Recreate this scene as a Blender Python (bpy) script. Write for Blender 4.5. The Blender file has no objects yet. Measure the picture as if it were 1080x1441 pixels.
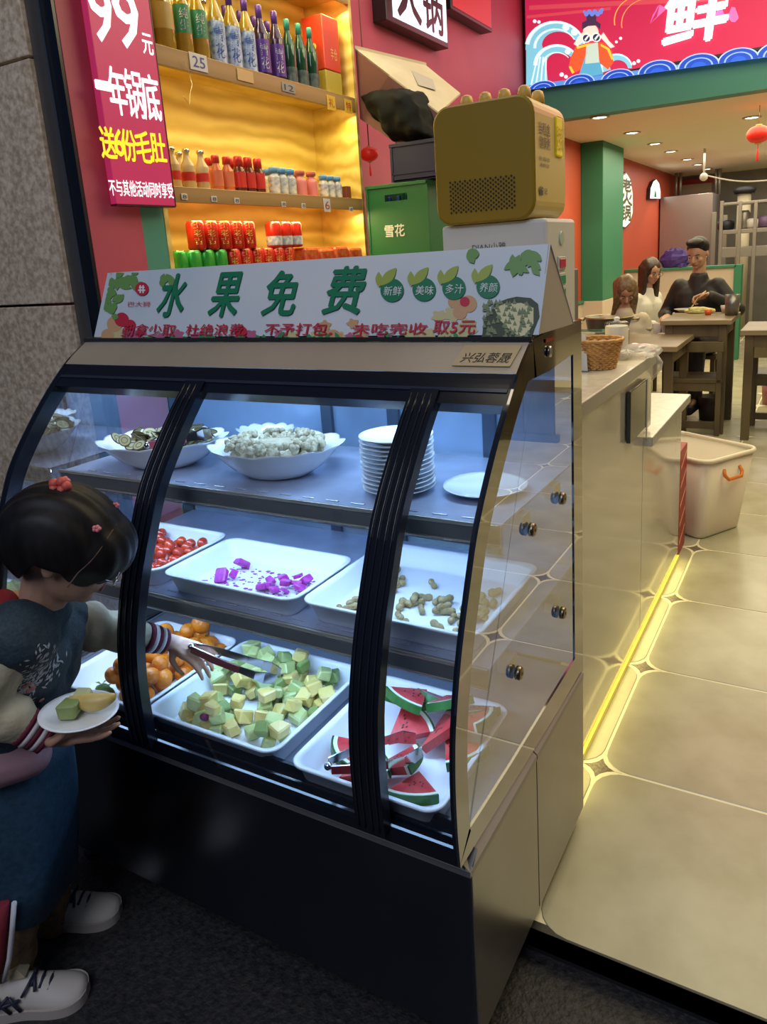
import bpy, bmesh, math, random
from mathutils import Vector, Matrix, Quaternion, noise
random.seed(7)
PI = math.pi
S = bpy.context.scene
C = S.collection

# ------------------------------------------------------------------ camera
F_PX = 1048.05
PPX, PPY = 569.047, 623.854
CAM = Vector((0.46012, -0.92262, 1.40280))
RW = [Vector((0.871639, 0.486358, -0.060835)),     # image right
      Vector((0.066306, -0.239974, -0.968512)),    # image down
      Vector((-0.485642, 0.840160, -0.241419))]    # forward
cam = bpy.data.cameras.new('camera'); co = bpy.data.objects.new('camera', cam); C.objects.link(co)
m = Matrix.Identity(4)
for i in range(3):
    m[i][0] = RW[0][i]; m[i][1] = -RW[1][i]; m[i][2] = -RW[2][i]; m[i][3] = CAM[i]
co.matrix_world = m
cam.sensor_fit = 'HORIZONTAL'; cam.sensor_width = 36; cam.lens = F_PX/1080*36
cam.shift_x = -(PPX-540)/1080; cam.shift_y = (PPY-720.5)/1080
cam.clip_start = 0.05; cam.clip_end = 60
S.camera = co
# ------------------------------------------------------------------ world, exposure
S.view_settings.view_transform = 'Standard'; S.view_settings.look = 'None'
S.view_settings.gamma = 1; S.view_settings.use_curve_mapping = False
S.view_settings.exposure = 0.0
w = bpy.data.worlds.new('night'); S.world = w; w.use_nodes = True
w.node_tree.nodes['Background'].inputs[0].default_value = (0.16, 0.25, 0.50, 1)
w.node_tree.nodes['Background'].inputs[1].default_value = 0.12
# ------------------------------------------------------------------ lights
def area(name, loc, size, sy, energy, col, rot=(0,0,0), spread=None):
    l = bpy.data.lights.new(name, 'AREA'); l.shape = 'RECTANGLE'; l.size = size; l.size_y = sy
    l.energy = energy; l.color = col
    if spread: l.spread = spread
    o = bpy.data.objects.new(name, l); C.objects.link(o); o.location = loc; o.rotation_euler = rot
    return o
WARM = (1.0, 0.88, 0.56); NEUT = (1.0, 0.92, 0.80); COOL = (0.37, 0.61, 1.0)
area('shop_ceiling_light', (1.0, 3.2, 3.35), 2.6, 2.6, 80, (1.0, .87, .50))
area('entrance_ceiling_light', (-0.9, 2.4, 3.35), 1.4, 2.4, 20, NEUT)
area('dining_light', (-0.3, 6.6, 2.33), 2.2, 2.2, 66, WARM)
area('dining_light', (-0.3, 9.6, 2.33), 2.2, 2.6, 58, NEUT)
area('counter_light', (0.9, 1.9, 3.3), 1.0, 1.0, 16, WARM)
area('street_light', (0.2, -3.2, 4.2), 2.5, 2.5, 95, (0.78, 0.83, 1.0), (math.radians(40), 0, 0))
area('canopy_fill', (-0.2, -0.1, 3.4), 1.6, 0.3, 4, (1.0, .86, .62))  # added fill without a fixture, brightens the canopy strip
area('case_top_lamp', (-0.60, 0.36, 1.195), 1.1, 0.03, 4.6, COOL, (math.radians(12), 0, 0))
area('case_shelf_lamp', (-0.60, 0.24, 0.893), 1.1, 0.03, 2.9, COOL, (math.radians(8), 0, 0))
area('case_shelf_lamp', (-0.60, 0.17, 0.655), 1.1, 0.03, 3.2, COOL, (math.radians(4), 0, 0))
SX = -1.5
for z, e in ((2.485, 4.6), (2.045, 4.0), (1.615, 3.2)):
    area('shelf_strip_lamp', (SX-0.03, 1.60, z), 0.03, 1.2, e, (1.0, 0.86, 0.34), (0, math.radians(-12), 0))

# ------------------------------------------------------------------ pixel -> point on a real plane
def ray(px, py):
    return (RW[0]*((px-PPX)/F_PX) + RW[1]*((py-PPY)/F_PX) + RW[2])
def W(px, py, ax, v):
    d = ray(px, py); i = 'xyz'.index(ax); return CAM + d*((v-CAM[i])/d[i])
def WP(px, py, p0, n):
    d = ray(px, py); n = Vector(n); return CAM + d*((Vector(p0)-CAM).dot(n)/d.dot(n))

# ------------------------------------------------------------------ materials
def rgb(h):
    v = [int(h[i:i+2], 16)/255 for i in (0, 2, 4)]
    return tuple(((c/12.92) if c <= .04045 else ((c+.055)/1.055)**2.4) for c in v)
MATS = {}
def mat(name, col, rough=.5, metal=0, spec=.5, emit=None, es=0, noise_scale=None, noise_amt=.15, col2=None, bump=0, bscale=40, coat=0, aniso=None, sub=0, stretch=None):
    if name in MATS: return MATS[name]
    m = bpy.data.materials.new(name); m.use_nodes = True; nt = m.node_tree; b = nt.nodes['Principled BSDF']
    if isinstance(col, str): col = rgb(col)
    b.inputs['Base Color'].default_value = (*col, 1); b.inputs['Roughness'].default_value = rough
    b.inputs['Metallic'].default_value = metal; b.inputs['Specular IOR Level'].default_value = spec
    if coat: b.inputs['Coat Weight'].default_value = coat; b.inputs['Coat Roughness'].default_value = .08
    if sub:
        b.inputs['Subsurface Weight'].default_value = sub; b.inputs['Subsurface Scale'].default_value = .01
    if emit is not None:
        if isinstance(emit, str): emit = rgb(emit)
        b.inputs['Emission Color'].default_value = (*emit, 1); b.inputs['Emission Strength'].default_value = es
    tc = None
    if noise_scale or bump:
        tc = nt.nodes.new('ShaderNodeTexCoord'); mp = nt.nodes.new('ShaderNodeMapping'); nt.links.new(tc.outputs['Object'], mp.inputs[0])
        if stretch: mp.inputs['Scale'].default_value = stretch
    if noise_scale:
        n = nt.nodes.new('ShaderNodeTexNoise'); n.inputs['Scale'].default_value = noise_scale; n.inputs['Detail'].default_value = 5
        nt.links.new(mp.outputs[0], n.inputs['Vector'])
        r = nt.nodes.new('ShaderNodeValToRGB'); r.color_ramp.elements[0].position = .35; r.color_ramp.elements[1].position = .65
        if col2 is None: c2 = tuple(min(1, c*(1+noise_amt*2)) for c in col); c1 = tuple(c*(1-noise_amt) for c in col)
        else: c1 = col; c2 = rgb(col2) if isinstance(col2, str) else col2
        r.color_ramp.elements[0].color = (*c1, 1); r.color_ramp.elements[1].color = (*c2, 1)
        nt.links.new(n.outputs['Fac'], r.inputs[0]); nt.links.new(r.outputs[0], b.inputs['Base Color'])
    if bump:
        n2 = nt.nodes.new('ShaderNodeTexNoise'); n2.inputs['Scale'].default_value = bscale; n2.inputs['Detail'].default_value = 4
        nt.links.new(mp.outputs[0], n2.inputs['Vector'])
        bp = nt.nodes.new('ShaderNodeBump'); bp.inputs['Strength'].default_value = bump; bp.inputs['Distance'].default_value = .01
        nt.links.new(n2.outputs['Fac'], bp.inputs['Height']); nt.links.new(bp.outputs[0], b.inputs['Normal'])
    MATS[name] = m; return m
def glassmat(name, tint=(1, 1, 1), ior=1.5, rough=.0, haze=0.0, hazecol=(.6, .7, .8)):
    if name in MATS: return MATS[name]
    m = bpy.data.materials.new(name); m.use_nodes = True; nt = m.node_tree
    for n in list(nt.nodes): nt.nodes.remove(n)
    o = nt.nodes.new('ShaderNodeOutputMaterial'); t = nt.nodes.new('ShaderNodeBsdfTransparent'); t.inputs[0].default_value = (*tint, 1)
    g = nt.nodes.new('ShaderNodeBsdfGlossy'); g.inputs['Roughness'].default_value = rough
    f0 = ((ior-1)/(ior+1))**2*1.9
    lw = nt.nodes.new('ShaderNodeLayerWeight'); lw.inputs[0].default_value = .5
    pw = nt.nodes.new('ShaderNodeMath'); pw.operation = 'POWER'; nt.links.new(lw.outputs['Facing'], pw.inputs[0]); pw.inputs[1].default_value = 4.2
    fr = nt.nodes.new('ShaderNodeMath'); fr.operation = 'MULTIPLY_ADD'; nt.links.new(pw.outputs[0], fr.inputs[0]); fr.inputs[1].default_value = 1-f0; fr.inputs[2].default_value = f0
    mx = nt.nodes.new('ShaderNodeMixShader'); nt.links.new(fr.outputs[0], mx.inputs[0]); nt.links.new(t.outputs[0], mx.inputs[1]); nt.links.new(g.outputs[0], mx.inputs[2])
    out = mx
    if haze:
        d = nt.nodes.new('ShaderNodeBsdfDiffuse'); d.inputs[0].default_value = (*hazecol, 1)
        m2 = nt.nodes.new('ShaderNodeMixShader'); m2.inputs[0].default_value = haze
        nt.links.new(mx.outputs[0], m2.inputs[1]); nt.links.new(d.outputs[0], m2.inputs[2]); out = m2
    nt.links.new(out.outputs[0], o.inputs[0]); MATS[name] = m; return m
def woodmat(name, c1, c2, scale=6, rough=.45, stretch=(1, 1, 1), dist=4):
    if name in MATS: return MATS[name]
    m = bpy.data.materials.new(name); m.use_nodes = True; nt = m.node_tree; b = nt.nodes['Principled BSDF']; b.inputs['Roughness'].default_value = rough
    tc = nt.nodes.new('ShaderNodeTexCoord'); mp = nt.nodes.new('ShaderNodeMapping'); mp.inputs['Scale'].default_value = stretch
    nt.links.new(tc.outputs['Object'], mp.inputs[0]); wv = nt.nodes.new('ShaderNodeTexWave'); wv.wave_type = 'RINGS'; wv.rings_direction = 'X'
    wv.inputs['Scale'].default_value = scale; wv.inputs['Distortion'].default_value = dist; wv.inputs['Detail'].default_value = 3; wv.inputs['Detail Scale'].default_value = 1.2
    nt.links.new(mp.outputs[0], wv.inputs[0]); r = nt.nodes.new('ShaderNodeValToRGB')
    r.color_ramp.elements[0].color = (*rgb(c1), 1); r.color_ramp.elements[1].color = (*rgb(c2), 1)
    nt.links.new(wv.outputs['Fac'], r.inputs[0]); nt.links.new(r.outputs[0], b.inputs['Base Color']); MATS[name] = m; return m
def glow(name, col, s): return mat(name, col, .5, emit=col, es=s)

GLASS = glassmat('clear_glass', (.93, .97, .98), 1.5)
DOORGLASS = glassmat('door_glass', (.90, .95, .98), 1.45)
SIDEGLASS = glassmat('side_glass', (.80, .86, .86), 2.9)
BLACKGLOSS = mat('black_gloss_glass', (.004, .004, .006), .03, spec=1.0, coat=1.0)
BLACKGLOSS.node_tree.nodes['Principled BSDF'].inputs['IOR'].default_value = 2.0
BLACKFRAME = mat('black_anodised_frame', (.006, .008, .014), .22, spec=.6)
STEEL = mat('brushed_stainless', (.42, .42, .41), .28, metal=1, noise_scale=3, noise_amt=.08, stretch=(1, 1, 30))
STEELDARK = mat('dark_stainless', (.15, .165, .21), .22, metal=1, noise_scale=4, noise_amt=.06)
DECK = mat('case_deck_steel', (.34, .37, .44), .35, metal=.45)
PLASTIC = mat('white_tray_plastic', (.80, .82, .85), .35)
PORC = mat('white_porcelain', (.85, .86, .86), .15, coat=.3)
BLACK = mat('black_plain', (.01, .01, .012), .5)
WHITE = mat('white_plain', (.8, .8, .78), .5)

# ------------------------------------------------------------------ mesh builder
class MB:
    def __init__(s): s.v = []; s.f = []; s.sm = []
    def add(s, vs, fs, smooth=False):
        k = len(s.v); s.v += [Vector(v) for v in vs]; s.f += [tuple(i+k for i in f) for f in fs]; s.sm += [smooth]*len(fs); return s
    def box(s, x0, x1, y0, y1, z0, z1, M=None):
        vs = [Vector(p) for p in ((x0,y0,z0),(x1,y0,z0),(x1,y1,z0),(x0,y1,z0),(x0,y0,z1),(x1,y0,z1),(x1,y1,z1),(x0,y1,z1))]
        if M: vs = [M @ v for v in vs]
        return s.add(vs, [(0,3,2,1),(4,5,6,7),(0,1,5,4),(1,2,6,5),(2,3,7,6),(3,0,4,7)])
    def bbox(s, x0, x1, y0, y1, z0, z1, b=.004, M=None):
        # chamfered box
        bm = bmesh.new(); bmesh.ops.create_cube(bm, size=1)
        for v in bm.verts: v.co = Vector(((x0+x1)/2+v.co.x*(x1-x0), (y0+y1)/2+v.co.y*(y1-y0), (z0+z1)/2+v.co.z*(z1-z0)))
        bmesh.ops.bevel(bm, geom=list(bm.edges), offset=b, segments=2, affect='EDGES', profile=.5)
        if M: bmesh.ops.transform(bm, matrix=M, verts=bm.verts)
        bm.verts.index_update(); s.add([v.co.copy() for v in bm.verts], [tuple(v.index for v in f.verts) for f in bm.faces]); bm.free(); return s
    def loft(s, loops, close=True, cap0=True, cap1=True, smooth=True):
        n = len(loops[0]); vs = [p for l in loops for p in l]; fs = []
        for i in range(len(loops)-1):
            for j in range(n if close else n-1):
                a = i*n+j; b = i*n+(j+1) % n; fs.append((a, b, b+n, a+n))
        s.add(vs, fs, smooth)
        k = len(s.v)-len(vs)
        if cap0: s.f.append(tuple(k+j for j in reversed(range(n)))); s.sm.append(False)
        if cap1: s.f.append(tuple(k+(len(loops)-1)*n+j for j in range(n))); s.sm.append(False)
        return s
    def lathe(s, prof, n=24, c=(0,0,0), ax=(1,1), M=None, cap=True, smooth=True):
        loops = []
        for r, z in prof:
            l = [Vector((c[0]+r*ax[0]*math.cos(2*PI*j/n), c[1]+r*ax[1]*math.sin(2*PI*j/n), c[2]+z)) for j in range(n)]
            if M: l = [M @ p for p in l]
            loops.append(l)
        return s.loft(loops, cap0=cap, cap1=cap, smooth=smooth)
    def tube(s, pts, r, n=8, smooth=True, closed=False):
        pts = [Vector(p) for p in pts]; N = len(pts); rs = r if isinstance(r, (list, tuple)) else [r]*N
        loops = []; prev = None
        for i in range(N):
            if closed: t = (pts[(i+1) % N]-pts[i-1]).normalized()
            else: t = (pts[min(i+1, N-1)]-pts[max(i-1, 0)]).normalized()
            if prev is None:
                a = t.orthogonal().normalized()
            else:
                a = (prev - t*prev.dot(t)); a = a.normalized() if a.length > 1e-6 else t.orthogonal().normalized()
            prev = a; b = t.cross(a)
            loops.append([pts[i]+(a*math.cos(2*PI*j/n)+b*math.sin(2*PI*j/n))*rs[i] for j in range(n)])
        if closed: loops.append(loops[0]); return s.loft(loops, cap0=False, cap1=False, smooth=smooth)
        return s.loft(loops, smooth=smooth)
    def prism(s, poly, d, smooth=False):   # poly: 3d points, d: thickness vector
        d = Vector(d); n = len(poly); vs = [Vector(p) for p in poly]+[Vector(p)+d for p in poly]
        fs = [tuple(range(n)), tuple(n+j for j in reversed(range(n)))]+[((j+1) % n, j, n+j, n+(j+1) % n) for j in range(n)]
        return s.add(vs, fs, smooth)
    def ell(s, c, r, M=None, nu=14, nv=9):
        c = Vector(c); r = (r, r, r) if isinstance(r, (int, float)) else r
        loops = []
        for i in range(1, nv):
            th = -PI/2+PI*i/nv
            l = [Vector((r[0]*math.cos(th)*math.cos(2*PI*j/nu), r[1]*math.cos(th)*math.sin(2*PI*j/nu), r[2]*math.sin(th))) for j in range(nu)]
            if M: l = [M @ p for p in l]
            loops.append([p+c for p in l])
        k = len(s.v); bot = Vector((0, 0, -r[2])); top = Vector((0, 0, r[2]))
        if M: bot = M @ bot; top = M @ top
        vs = [p for l in loops for p in l]+[c+bot, c+top]; fs = []
        for i in range(len(loops)-1):
            for j in range(nu):
                a = i*nu+j; b = i*nu+(j+1) % nu; fs.append((a, b, b+nu, a+nu))
        B = len(vs)-2
        for j in range(nu):
            fs.append((B, (j+1) % nu, j)); a = (len(loops)-1)*nu; fs.append((B+1, a+j, a+(j+1) % nu))
        return s.add(vs, fs, True)
    def cone(s, p, q, r1, r2, n=12):       # rounded cone, closed
        p = Vector(p); q = Vector(q); t = (q-p); L = t.length
        if L < 1e-6: return s.ell(p, r1)
        t /= L; a = t.orthogonal().normalized(); b = t.cross(a); loops = []
        prof = [(r1*math.cos(x), -r1*math.sin(x)) for x in (1.35, .95, .5, 0)]+[(r2*math.cos(x), L+r2*math.sin(x)) for x in (0, .5, .95, 1.35)]
        for r, h in prof: loops.append([p+t*h+(a*math.cos(2*PI*j/n)+b*math.sin(2*PI*j/n))*r for j in range(n)])
        return s.loft(loops)
    def move(s, M):
        s.v = [M @ v for v in s.v]; return s
    def mesh(s, name, m, origin=None):
        me = bpy.data.meshes.new(name); o = Vector(origin) if origin is not None else Vector((0, 0, 0))
        me.from_pydata([tuple(v-o) for v in s.v], [], s.f); me.polygons.foreach_set('use_smooth', s.sm)
        if isinstance(m, bpy.types.Material): me.materials.append(m)
        me.update(); return me
def link(name, me, parent=None, loc=None, rot=None):
    o = bpy.data.objects.new(name, me); C.objects.link(o)
    if parent: o.parent = parent
    if loc is not None: o.location = loc
    if rot is not None: o.rotation_euler = rot
    return o
def org(root):
    p = Vector((0, 0, 0))
    while root is not None: p += root.location; root = root.parent
    return p
def part(name, mb, m, root, label=None):          # mesh given in world coordinates, stored relative to its (unrotated) root
    o = link(name, mb.mesh(name, m, org(root)), root)
    if label: o['label'] = label
    return o
def lpart(name, mb, m, root, label=None):         # mesh given in the root's own coordinates
    o = link(name, mb.mesh(name, m), root)
    if label: o['label'] = label
    return o
def thing(name, label, cat, loc=(0,0,0), rotz=0, group=None):
    o = bpy.data.objects.new(name, None); C.objects.link(o); o.empty_display_size = .05
    o.location = loc; o.rotation_euler = (0, 0, rotz); tag(o, label, cat, group); return o
def tag(o, label, cat, group=None, kind=None):
    o['label'] = label; o['category'] = cat
    if group: o['group'] = group
    if kind: o['kind'] = kind
    return o
def single(name, mb, m, label, cat, loc=None, group=None, kind=None):
    loc = Vector(loc) if loc is not None else Vector(mb.v[0]); o = link(name, mb.mesh(name, m, loc), None, loc); return tag(o, label, cat, group, kind)
def struct(name, mb, m, parent=None):
    o = link(name, mb.mesh(name, m), parent)
    if not parent: o['kind'] = 'structure'
    return o
def sempty(name):
    o = bpy.data.objects.new(name, None); C.objects.link(o); o['kind'] = 'structure'; return o
def dup(root, loc=None, rot=None, label=None, group=None, scale=None):
    r = root.copy(); C.objects.link(r)
    if loc is not None: r.location = loc
    if rot is not None: r.rotation_euler = rot
    if scale is not None: r.scale = scale
    if label: r['label'] = label
    if group: r['group'] = group
    for ch in list(root.children):
        c = ch.copy(); C.objects.link(c); c.parent = r
        for g in list(ch.children):
            d = g.copy(); C.objects.link(d); d.parent = c
    return r
_tx = {}
def text_geo(body, res=2):
    if body in _tx: return _tx[body]
    cu = bpy.data.curves.new('writing', 'FONT'); cu.body = body; cu.resolution_u = res
    o = bpy.data.objects.new('writing', cu); C.objects.link(o); bpy.context.view_layer.update()
    me = bpy.data.meshes.new_from_object(o.evaluated_get(bpy.context.evaluated_depsgraph_get()))
    vs = [v.co.copy() for v in me.vertices]; fs = [tuple(p.vertices) for p in me.polygons]
    bpy.data.objects.remove(o); bpy.data.curves.remove(cu); bpy.data.meshes.remove(me)
    _tx[body] = (vs, fs); return vs, fs
def write(name, body, m, root, p, u, v, w, h, bold=0, off=None, world=True, slant=0):
    """flat lettering filling a w x h box whose lower-left corner is p, along u (right) and v (up)"""
    vs, fs = text_geo(body); x0 = min(a.x for a in vs); x1 = max(a.x for a in vs); y0 = min(a.y for a in vs); y1 = max(a.y for a in vs)
    u = Vector(u).normalized(); v = Vector(v).normalized(); p = Vector(p); n = u.cross(v)
    mb = MB()
    offs = [(0, 0)] if not bold else [(0, 0), (bold, 0), (0, bold), (bold, bold), (-bold, 0), (0, -bold)]
    for k, (dx, dy) in enumerate(offs):
        mb.add([p+u*((a.x-x0)/(x1-x0)*w+dx+slant*(a.y-y0)/(y1-y0)*h)+v*((a.y-y0)/(y1-y0)*h+dy)+n*(off or .0012)*(1+k*.02) for a in vs], fs)
    return (part if world else lpart)(name, mb, m, root)
def disc(c, r, n=28, a0=0, a1=2*PI, ry=None):
    ry = ry or r; return [(c[0]+r*math.cos(a0+(a1-a0)*j/n), c[1]+ry*math.sin(a0+(a1-a0)*j/n)) for j in range(n if a1-a0 > 6.28 else n+1)]
def prints(name, polys, m, root, fmap, off=0.001, n=None):
    """flat printed shapes; polys in some 2d frame, fmap turns (x, y) into a point on the real surface"""
    mb = MB()
    for i, pl in enumerate(polys):
        pts = [fmap(*q) + n*(off+i*2e-5) for q in pl]; mb.add(pts, [tuple(range(len(pts)))])
    o = part(name, mb, m, root)
    if len(polys) > 1: o['kind'] = 'stuff'
    return o
def remesh(mb, voxel, smooth=4):
    me = mb.mesh('tmp', None); o = bpy.data.objects.new('tmp', me); C.objects.link(o)
    r = o.modifiers.new('r', 'REMESH'); r.mode = 'VOXEL'; r.voxel_size = voxel
    s = o.modifiers.new('s', 'SMOOTH'); s.iterations = smooth; s.factor = .5
    bpy.context.view_layer.update(); m2 = bpy.data.meshes.new_from_object(o.evaluated_get(bpy.context.evaluated_depsgraph_get()))
    out = MB(); out.v = [v.co.copy() for v in m2.vertices]; out.f = [tuple(p.vertices) for p in m2.polygons]; out.sm = [True]*len(out.f)
    bpy.data.objects.remove(o); bpy.data.meshes.remove(me); bpy.data.meshes.remove(m2); return out
def rrect(w, d, r, n=5, c=(0, 0)):
    out = []
    for (sx, sy, a) in ((1, 1, 0), (-1, 1, 90), (-1, -1, 180), (1, -1, 270)):
        for k in range(n+1):
            t = math.radians(a+90*k/n); out.append((c[0]+sx*(w/2-r)+r*math.cos(t), c[1]+sy*(d/2-r)+r*math.sin(t)))
    return out
def spline(P, k=5):
    out = []
    for i in range(len(P)-1):
        p0 = P[max(i-1, 0)]; p1 = P[i]; p2 = P[i+1]; p3 = P[min(i+2, len(P)-1)]
        for j in range(k):
            t = j/k; out.append(tuple(.5*((2*b)+(c-a)*t+(2*a-5*b+4*c-d)*t*t+(-a+3*b-3*c+d)*t**3) for a, b, c, d in zip(p0, p1, p2, p3)))
    out.append(tuple(P[-1])); return out
# ================================================================== THE SETTING
XW = -1.76; YF = 5.2; ZC = 2.38; ZS = -0.06; YE = 0.2988; YB = 12.2
asphalt = mat('street_stone', (.011, .011, .014), .6, noise_scale=70, col2=(.036, .033, .032), bump=.5, bscale=90)
mb = MB().box(-6, 5, -5, YE, ZS-.1, ZS); struct('floor_street', mb, asphalt)
struct('trim_1', MB().box(-6, 5, YE, YE+.02, ZS, -.0005), mat('kerb_edge', (.012, .012, .013), .5))
# shop floor: rounded tiles with small four-pointed insets between them
flo = sempty('floor')
tile_m = mat('floor_tile', (.37, .35, .225), .26, spec=.5, noise_scale=5, col2=(.47, .45, .315), bump=.03, bscale=9)
grout = mat('floor_grout', (.85, .80, .55), .5); groutd = mat('inset_relief', (.16, .13, .09), .5)
inset_m = mat('inset_tile', (.24, .20, .13), .35, noise_scale=120, col2=(.09, .07, .045))
part('grout_bed', MB().box(-1.76, 3.2, YE, YB, -.05, -.0020), grout, flo)
T = .5653; X0 = -.0125; Y0 = .8638
R = .075; tl = MB(); loop = rrect(T-.008, T-.008, R, 5)
lo = [[Vector((x, y, -.012)) for x, y in loop], [Vector((x, y, -.002)) for x, y in loop], [Vector((x*.994, y*.994, 0)) for x, y in loop]]
tl.loft(lo, smooth=False); tile_me = tl.mesh('tile', tile_m)
st = []
for q in range(4):
    cx, cy = ((1, 1), (-1, 1), (-1, -1), (1, -1))[q]
    for k in range(6):
        a = math.radians(90*k/5); t = (R-R*math.sin(a), R-R*math.cos(a)) if q % 2 == 0 else (R-R*math.cos(a), R-R*math.sin(a))
        st.append((cx*max(t[0]-.004, .0), cy*max(t[1]-.004, .0)))
ss = [];
for x, y in st:
    if not ss or (abs(ss[-1][0]-x)+abs(ss[-1][1]-y)) > 1e-4: ss.append((x, y))
if abs(ss[0][0]-ss[-1][0])+abs(ss[0][1]-ss[-1][1]) < 1e-4: ss.pop()
ib = MB().prism([(x*.88, y*.88, -.012) for x, y in ss], (0, 0, .0105))
inset_me = ib.mesh('tile_inset', inset_m)
for i in range(-4, 6):
    for j in range(-1, 21):
        if j > 9 and i not in (-4, -3, -2, -1, 0, 1): continue
        cx = X0+(i+.5)*T; cy = Y0+(j+.5)*T
        if cx+T/2 > 3.2 or cx-T/2 < XW-.6: continue
        if cx - T/2 < XW: continue
        link('tile', tile_me, flo, (cx, cy, 0))
        if j <= 6 and i >= -1 and j >= 0: link('tile_inset', inset_me, flo, (X0+i*T, Y0+j*T, 0))
# granite pier at the left and the metal frame next to it
granite = mat('granite', (.46, .34, .22), .6, noise_scale=55, col2=(.80, .65, .47), bump=.2, bscale=60)
pier = sempty('wall_left_granite')
for z0, z1 in ((ZS, .62), (.628, 1.322), (1.33, 2.03), (2.038, 3.5)): part('stone_slab', MB().bbox(-5.6, -1.612, .63, 1.0, z0, z1, .003), granite, pier)
fr_m = mat('bronze_frame', (.13, .12, .11), .35, metal=.5); bright = mat('bright_edge', (.6, .58, .55), .2, metal=1)
jam = sempty('trim_2')
part('frame_post', MB().box(-1.611, -1.549, .645, .75, ZS, 3.5), fr_m, jam)
part('bright_bead', MB().box(-1.549, -1.543, .640, .66, ZS, 3.5), bright, jam)
part('black_post', MB().box(-1.543, -1.502, .648, .75, ZS, 3.5), BLACKFRAME, jam)
red_m = mat('maroon_paint', (.44, .070, .12), .45, noise_scale=2, noise_amt=.06); teal = mat('teal_paint', (.06, .28, .22), .5)
redw = mat('dining_red_paint', (.50, .075, .03), .5); greenp = mat('pillar_green', (.03, .19, .10), .5); cream = mat('cream_ceiling', (.90, .80, .58), .6)
struct('wall_left_red', MB().box(-1.76, SX, .66, .862, 0, 3.5), red_m)
struct('wall_left_teal', MB().box(-1.76, SX-.002, .862, .962, 0, 3.5), teal)
struct('wall_left', MB().box(XW-.1, XW, .9, YF, 0, 3.5), red_m)
struct('wall_left_dining', MB().box(XW-.1, XW, YF, YB, .86, ZC), redw)
struct('wall_left_sill', MB().box(XW-.1, XW-.002, YF, YB, 0, .84), mat('wainscot_grout', (.35, .30, .24), .6))
struct('wall_right', MB().box(3.2, 3.3, YE, YB, 0, 3.5), mat('wall_right_beige', (.45, .38, .28), .6))
struct('ceiling_shop', MB().box(-5.6, 3.3, .3, YF, 3.5, 3.6), mat('shop_ceiling', (.30, .22, .18), .6))
struct('ceiling', MB().box(XW, 3.2, YF+.151, YB, ZC, ZC+.08), cream)
struct('wall_back', MB().box(XW, 3.2, YB, YB+.1, 0, ZC), mat('kitchen_wall', (.16, .15, .12), .6, noise_scale=2, col2=(.24, .22, .17)))
fas = sempty('wall_fascia')
part('beam', MB().box(XW, 3.2, YF, YF+.15, ZC, 2.628), teal, fas)
part('upper_wall', MB().box(XW, 3.2, YF+.05, YF+.15, 2.63, 3.5), red_m, fas)
# wainscot tiles of the dining wall (each about a hand wide)
wt = mat('wainscot_tile', (.62, .50, .38), .25)
wn = sempty('trim_3'); tb = MB().bbox(0, .012, 0, .19, 0, .19, .003); tme = tb.mesh('tile', wt)
for j in range(0, 26):
    for k in range(3): link('tile', tme, wn, (XW, YF+.45+j*.2, .84-.2*(k+1)))
part('cap_rail', MB().box(XW, XW+.03, YF, YB, .84, .865), greenp, wn)
# green pillar against the dining wall
pl = sempty('trim_4'); part('pillar', MB().bbox(XW, XW+.22, 6.72, 7.55, .86, ZC, .006), greenp, pl)
part('pillar_foot', MB().bbox(XW, XW+.22, 6.72, 7.55, 0, .86, .006), wt, pl)

# downlights
dl_rim = mat('downlight_rim', (.5, .4, .28), .4); dl_g = glow('downlight_glow', (1, .88, .66), 9)
names = ['nearest', 'second', 'third', 'fourth', 'fifth', 'sixth', 'farthest']
def downlight(x, y, label, e=0):
    t = thing('ceiling_downlight', label, 'light', (x, y, ZC), 0, 'ceiling downlights')
    lpart('rim', MB().lathe([(.075, 0), (.078, -.006), (.060, -.010), (.058, 0)], 20), dl_rim, t)
    lpart('lens', MB().lathe([(.058, -.002), (.05, -.005), (.001, -.006)], 20), dl_g, t)
for k, y in enumerate([5.35, 6.46, 7.48, 8.37, 9.47, 10.33, 11.2]):
    downlight(-1.21, y, names[k]+' round ceiling downlight in the left row over the dining area')
downlight(-.22, 6.5, 'round ceiling downlight beside the hanging red lantern')
for x, y in ((-1.21, 5.9), (-1.21, 8.0), (-1.21, 10.2)):
    l = bpy.data.lights.new('downlight_beam', 'SPOT'); l.energy = 16; l.spot_size = 1.9; l.color = WARM; l.shadow_soft_size = .06
    o = bpy.data.objects.new('downlight_beam', l); C.objects.link(o); o.location = (x, y, ZC-.02)

# ================================================================== CURVED DISPLAY CASE
CX = -1.2156; HB = .4235
PF = [(-.028,.437),(-.032,.50),(-.032,.571),(-.029,.623),(-.019,.694),(.012,.801),(.057,.906),(.094,.980),(.153,1.058),(.227,1.140),(.295,1.202),(.362,1.246)]
PS = spline(PF, 6)
def y_at(z):
    for a, b in zip(PS, PS[1:]):
        if a[1] <= z <= b[1]: return a[0]+(b[0]-a[0])*(z-a[1])/max(b[1]-a[1], 1e-6)
    return PS[0][0] if z < PS[0][1] else PS[-1][0]
def prof_pts(z0, z1, off=0, n=26):
    """points of the front curve between two heights, pushed inward by off"""
    out = []
    for i in range(n+1):
        z = z0+(z1-z0)*i/n; y = y_at(z); d = (y_at(z+.01)-y_at(z-.01)); L = math.hypot(d, .02)
        out.append((y+off*.02/L, z-off*d/L))
    return out
case = thing('display_case', 'curved glass refrigerated display case with black frame and stainless base, holding fruit trays', 'display case', (CX/2, .33, 0))
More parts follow.
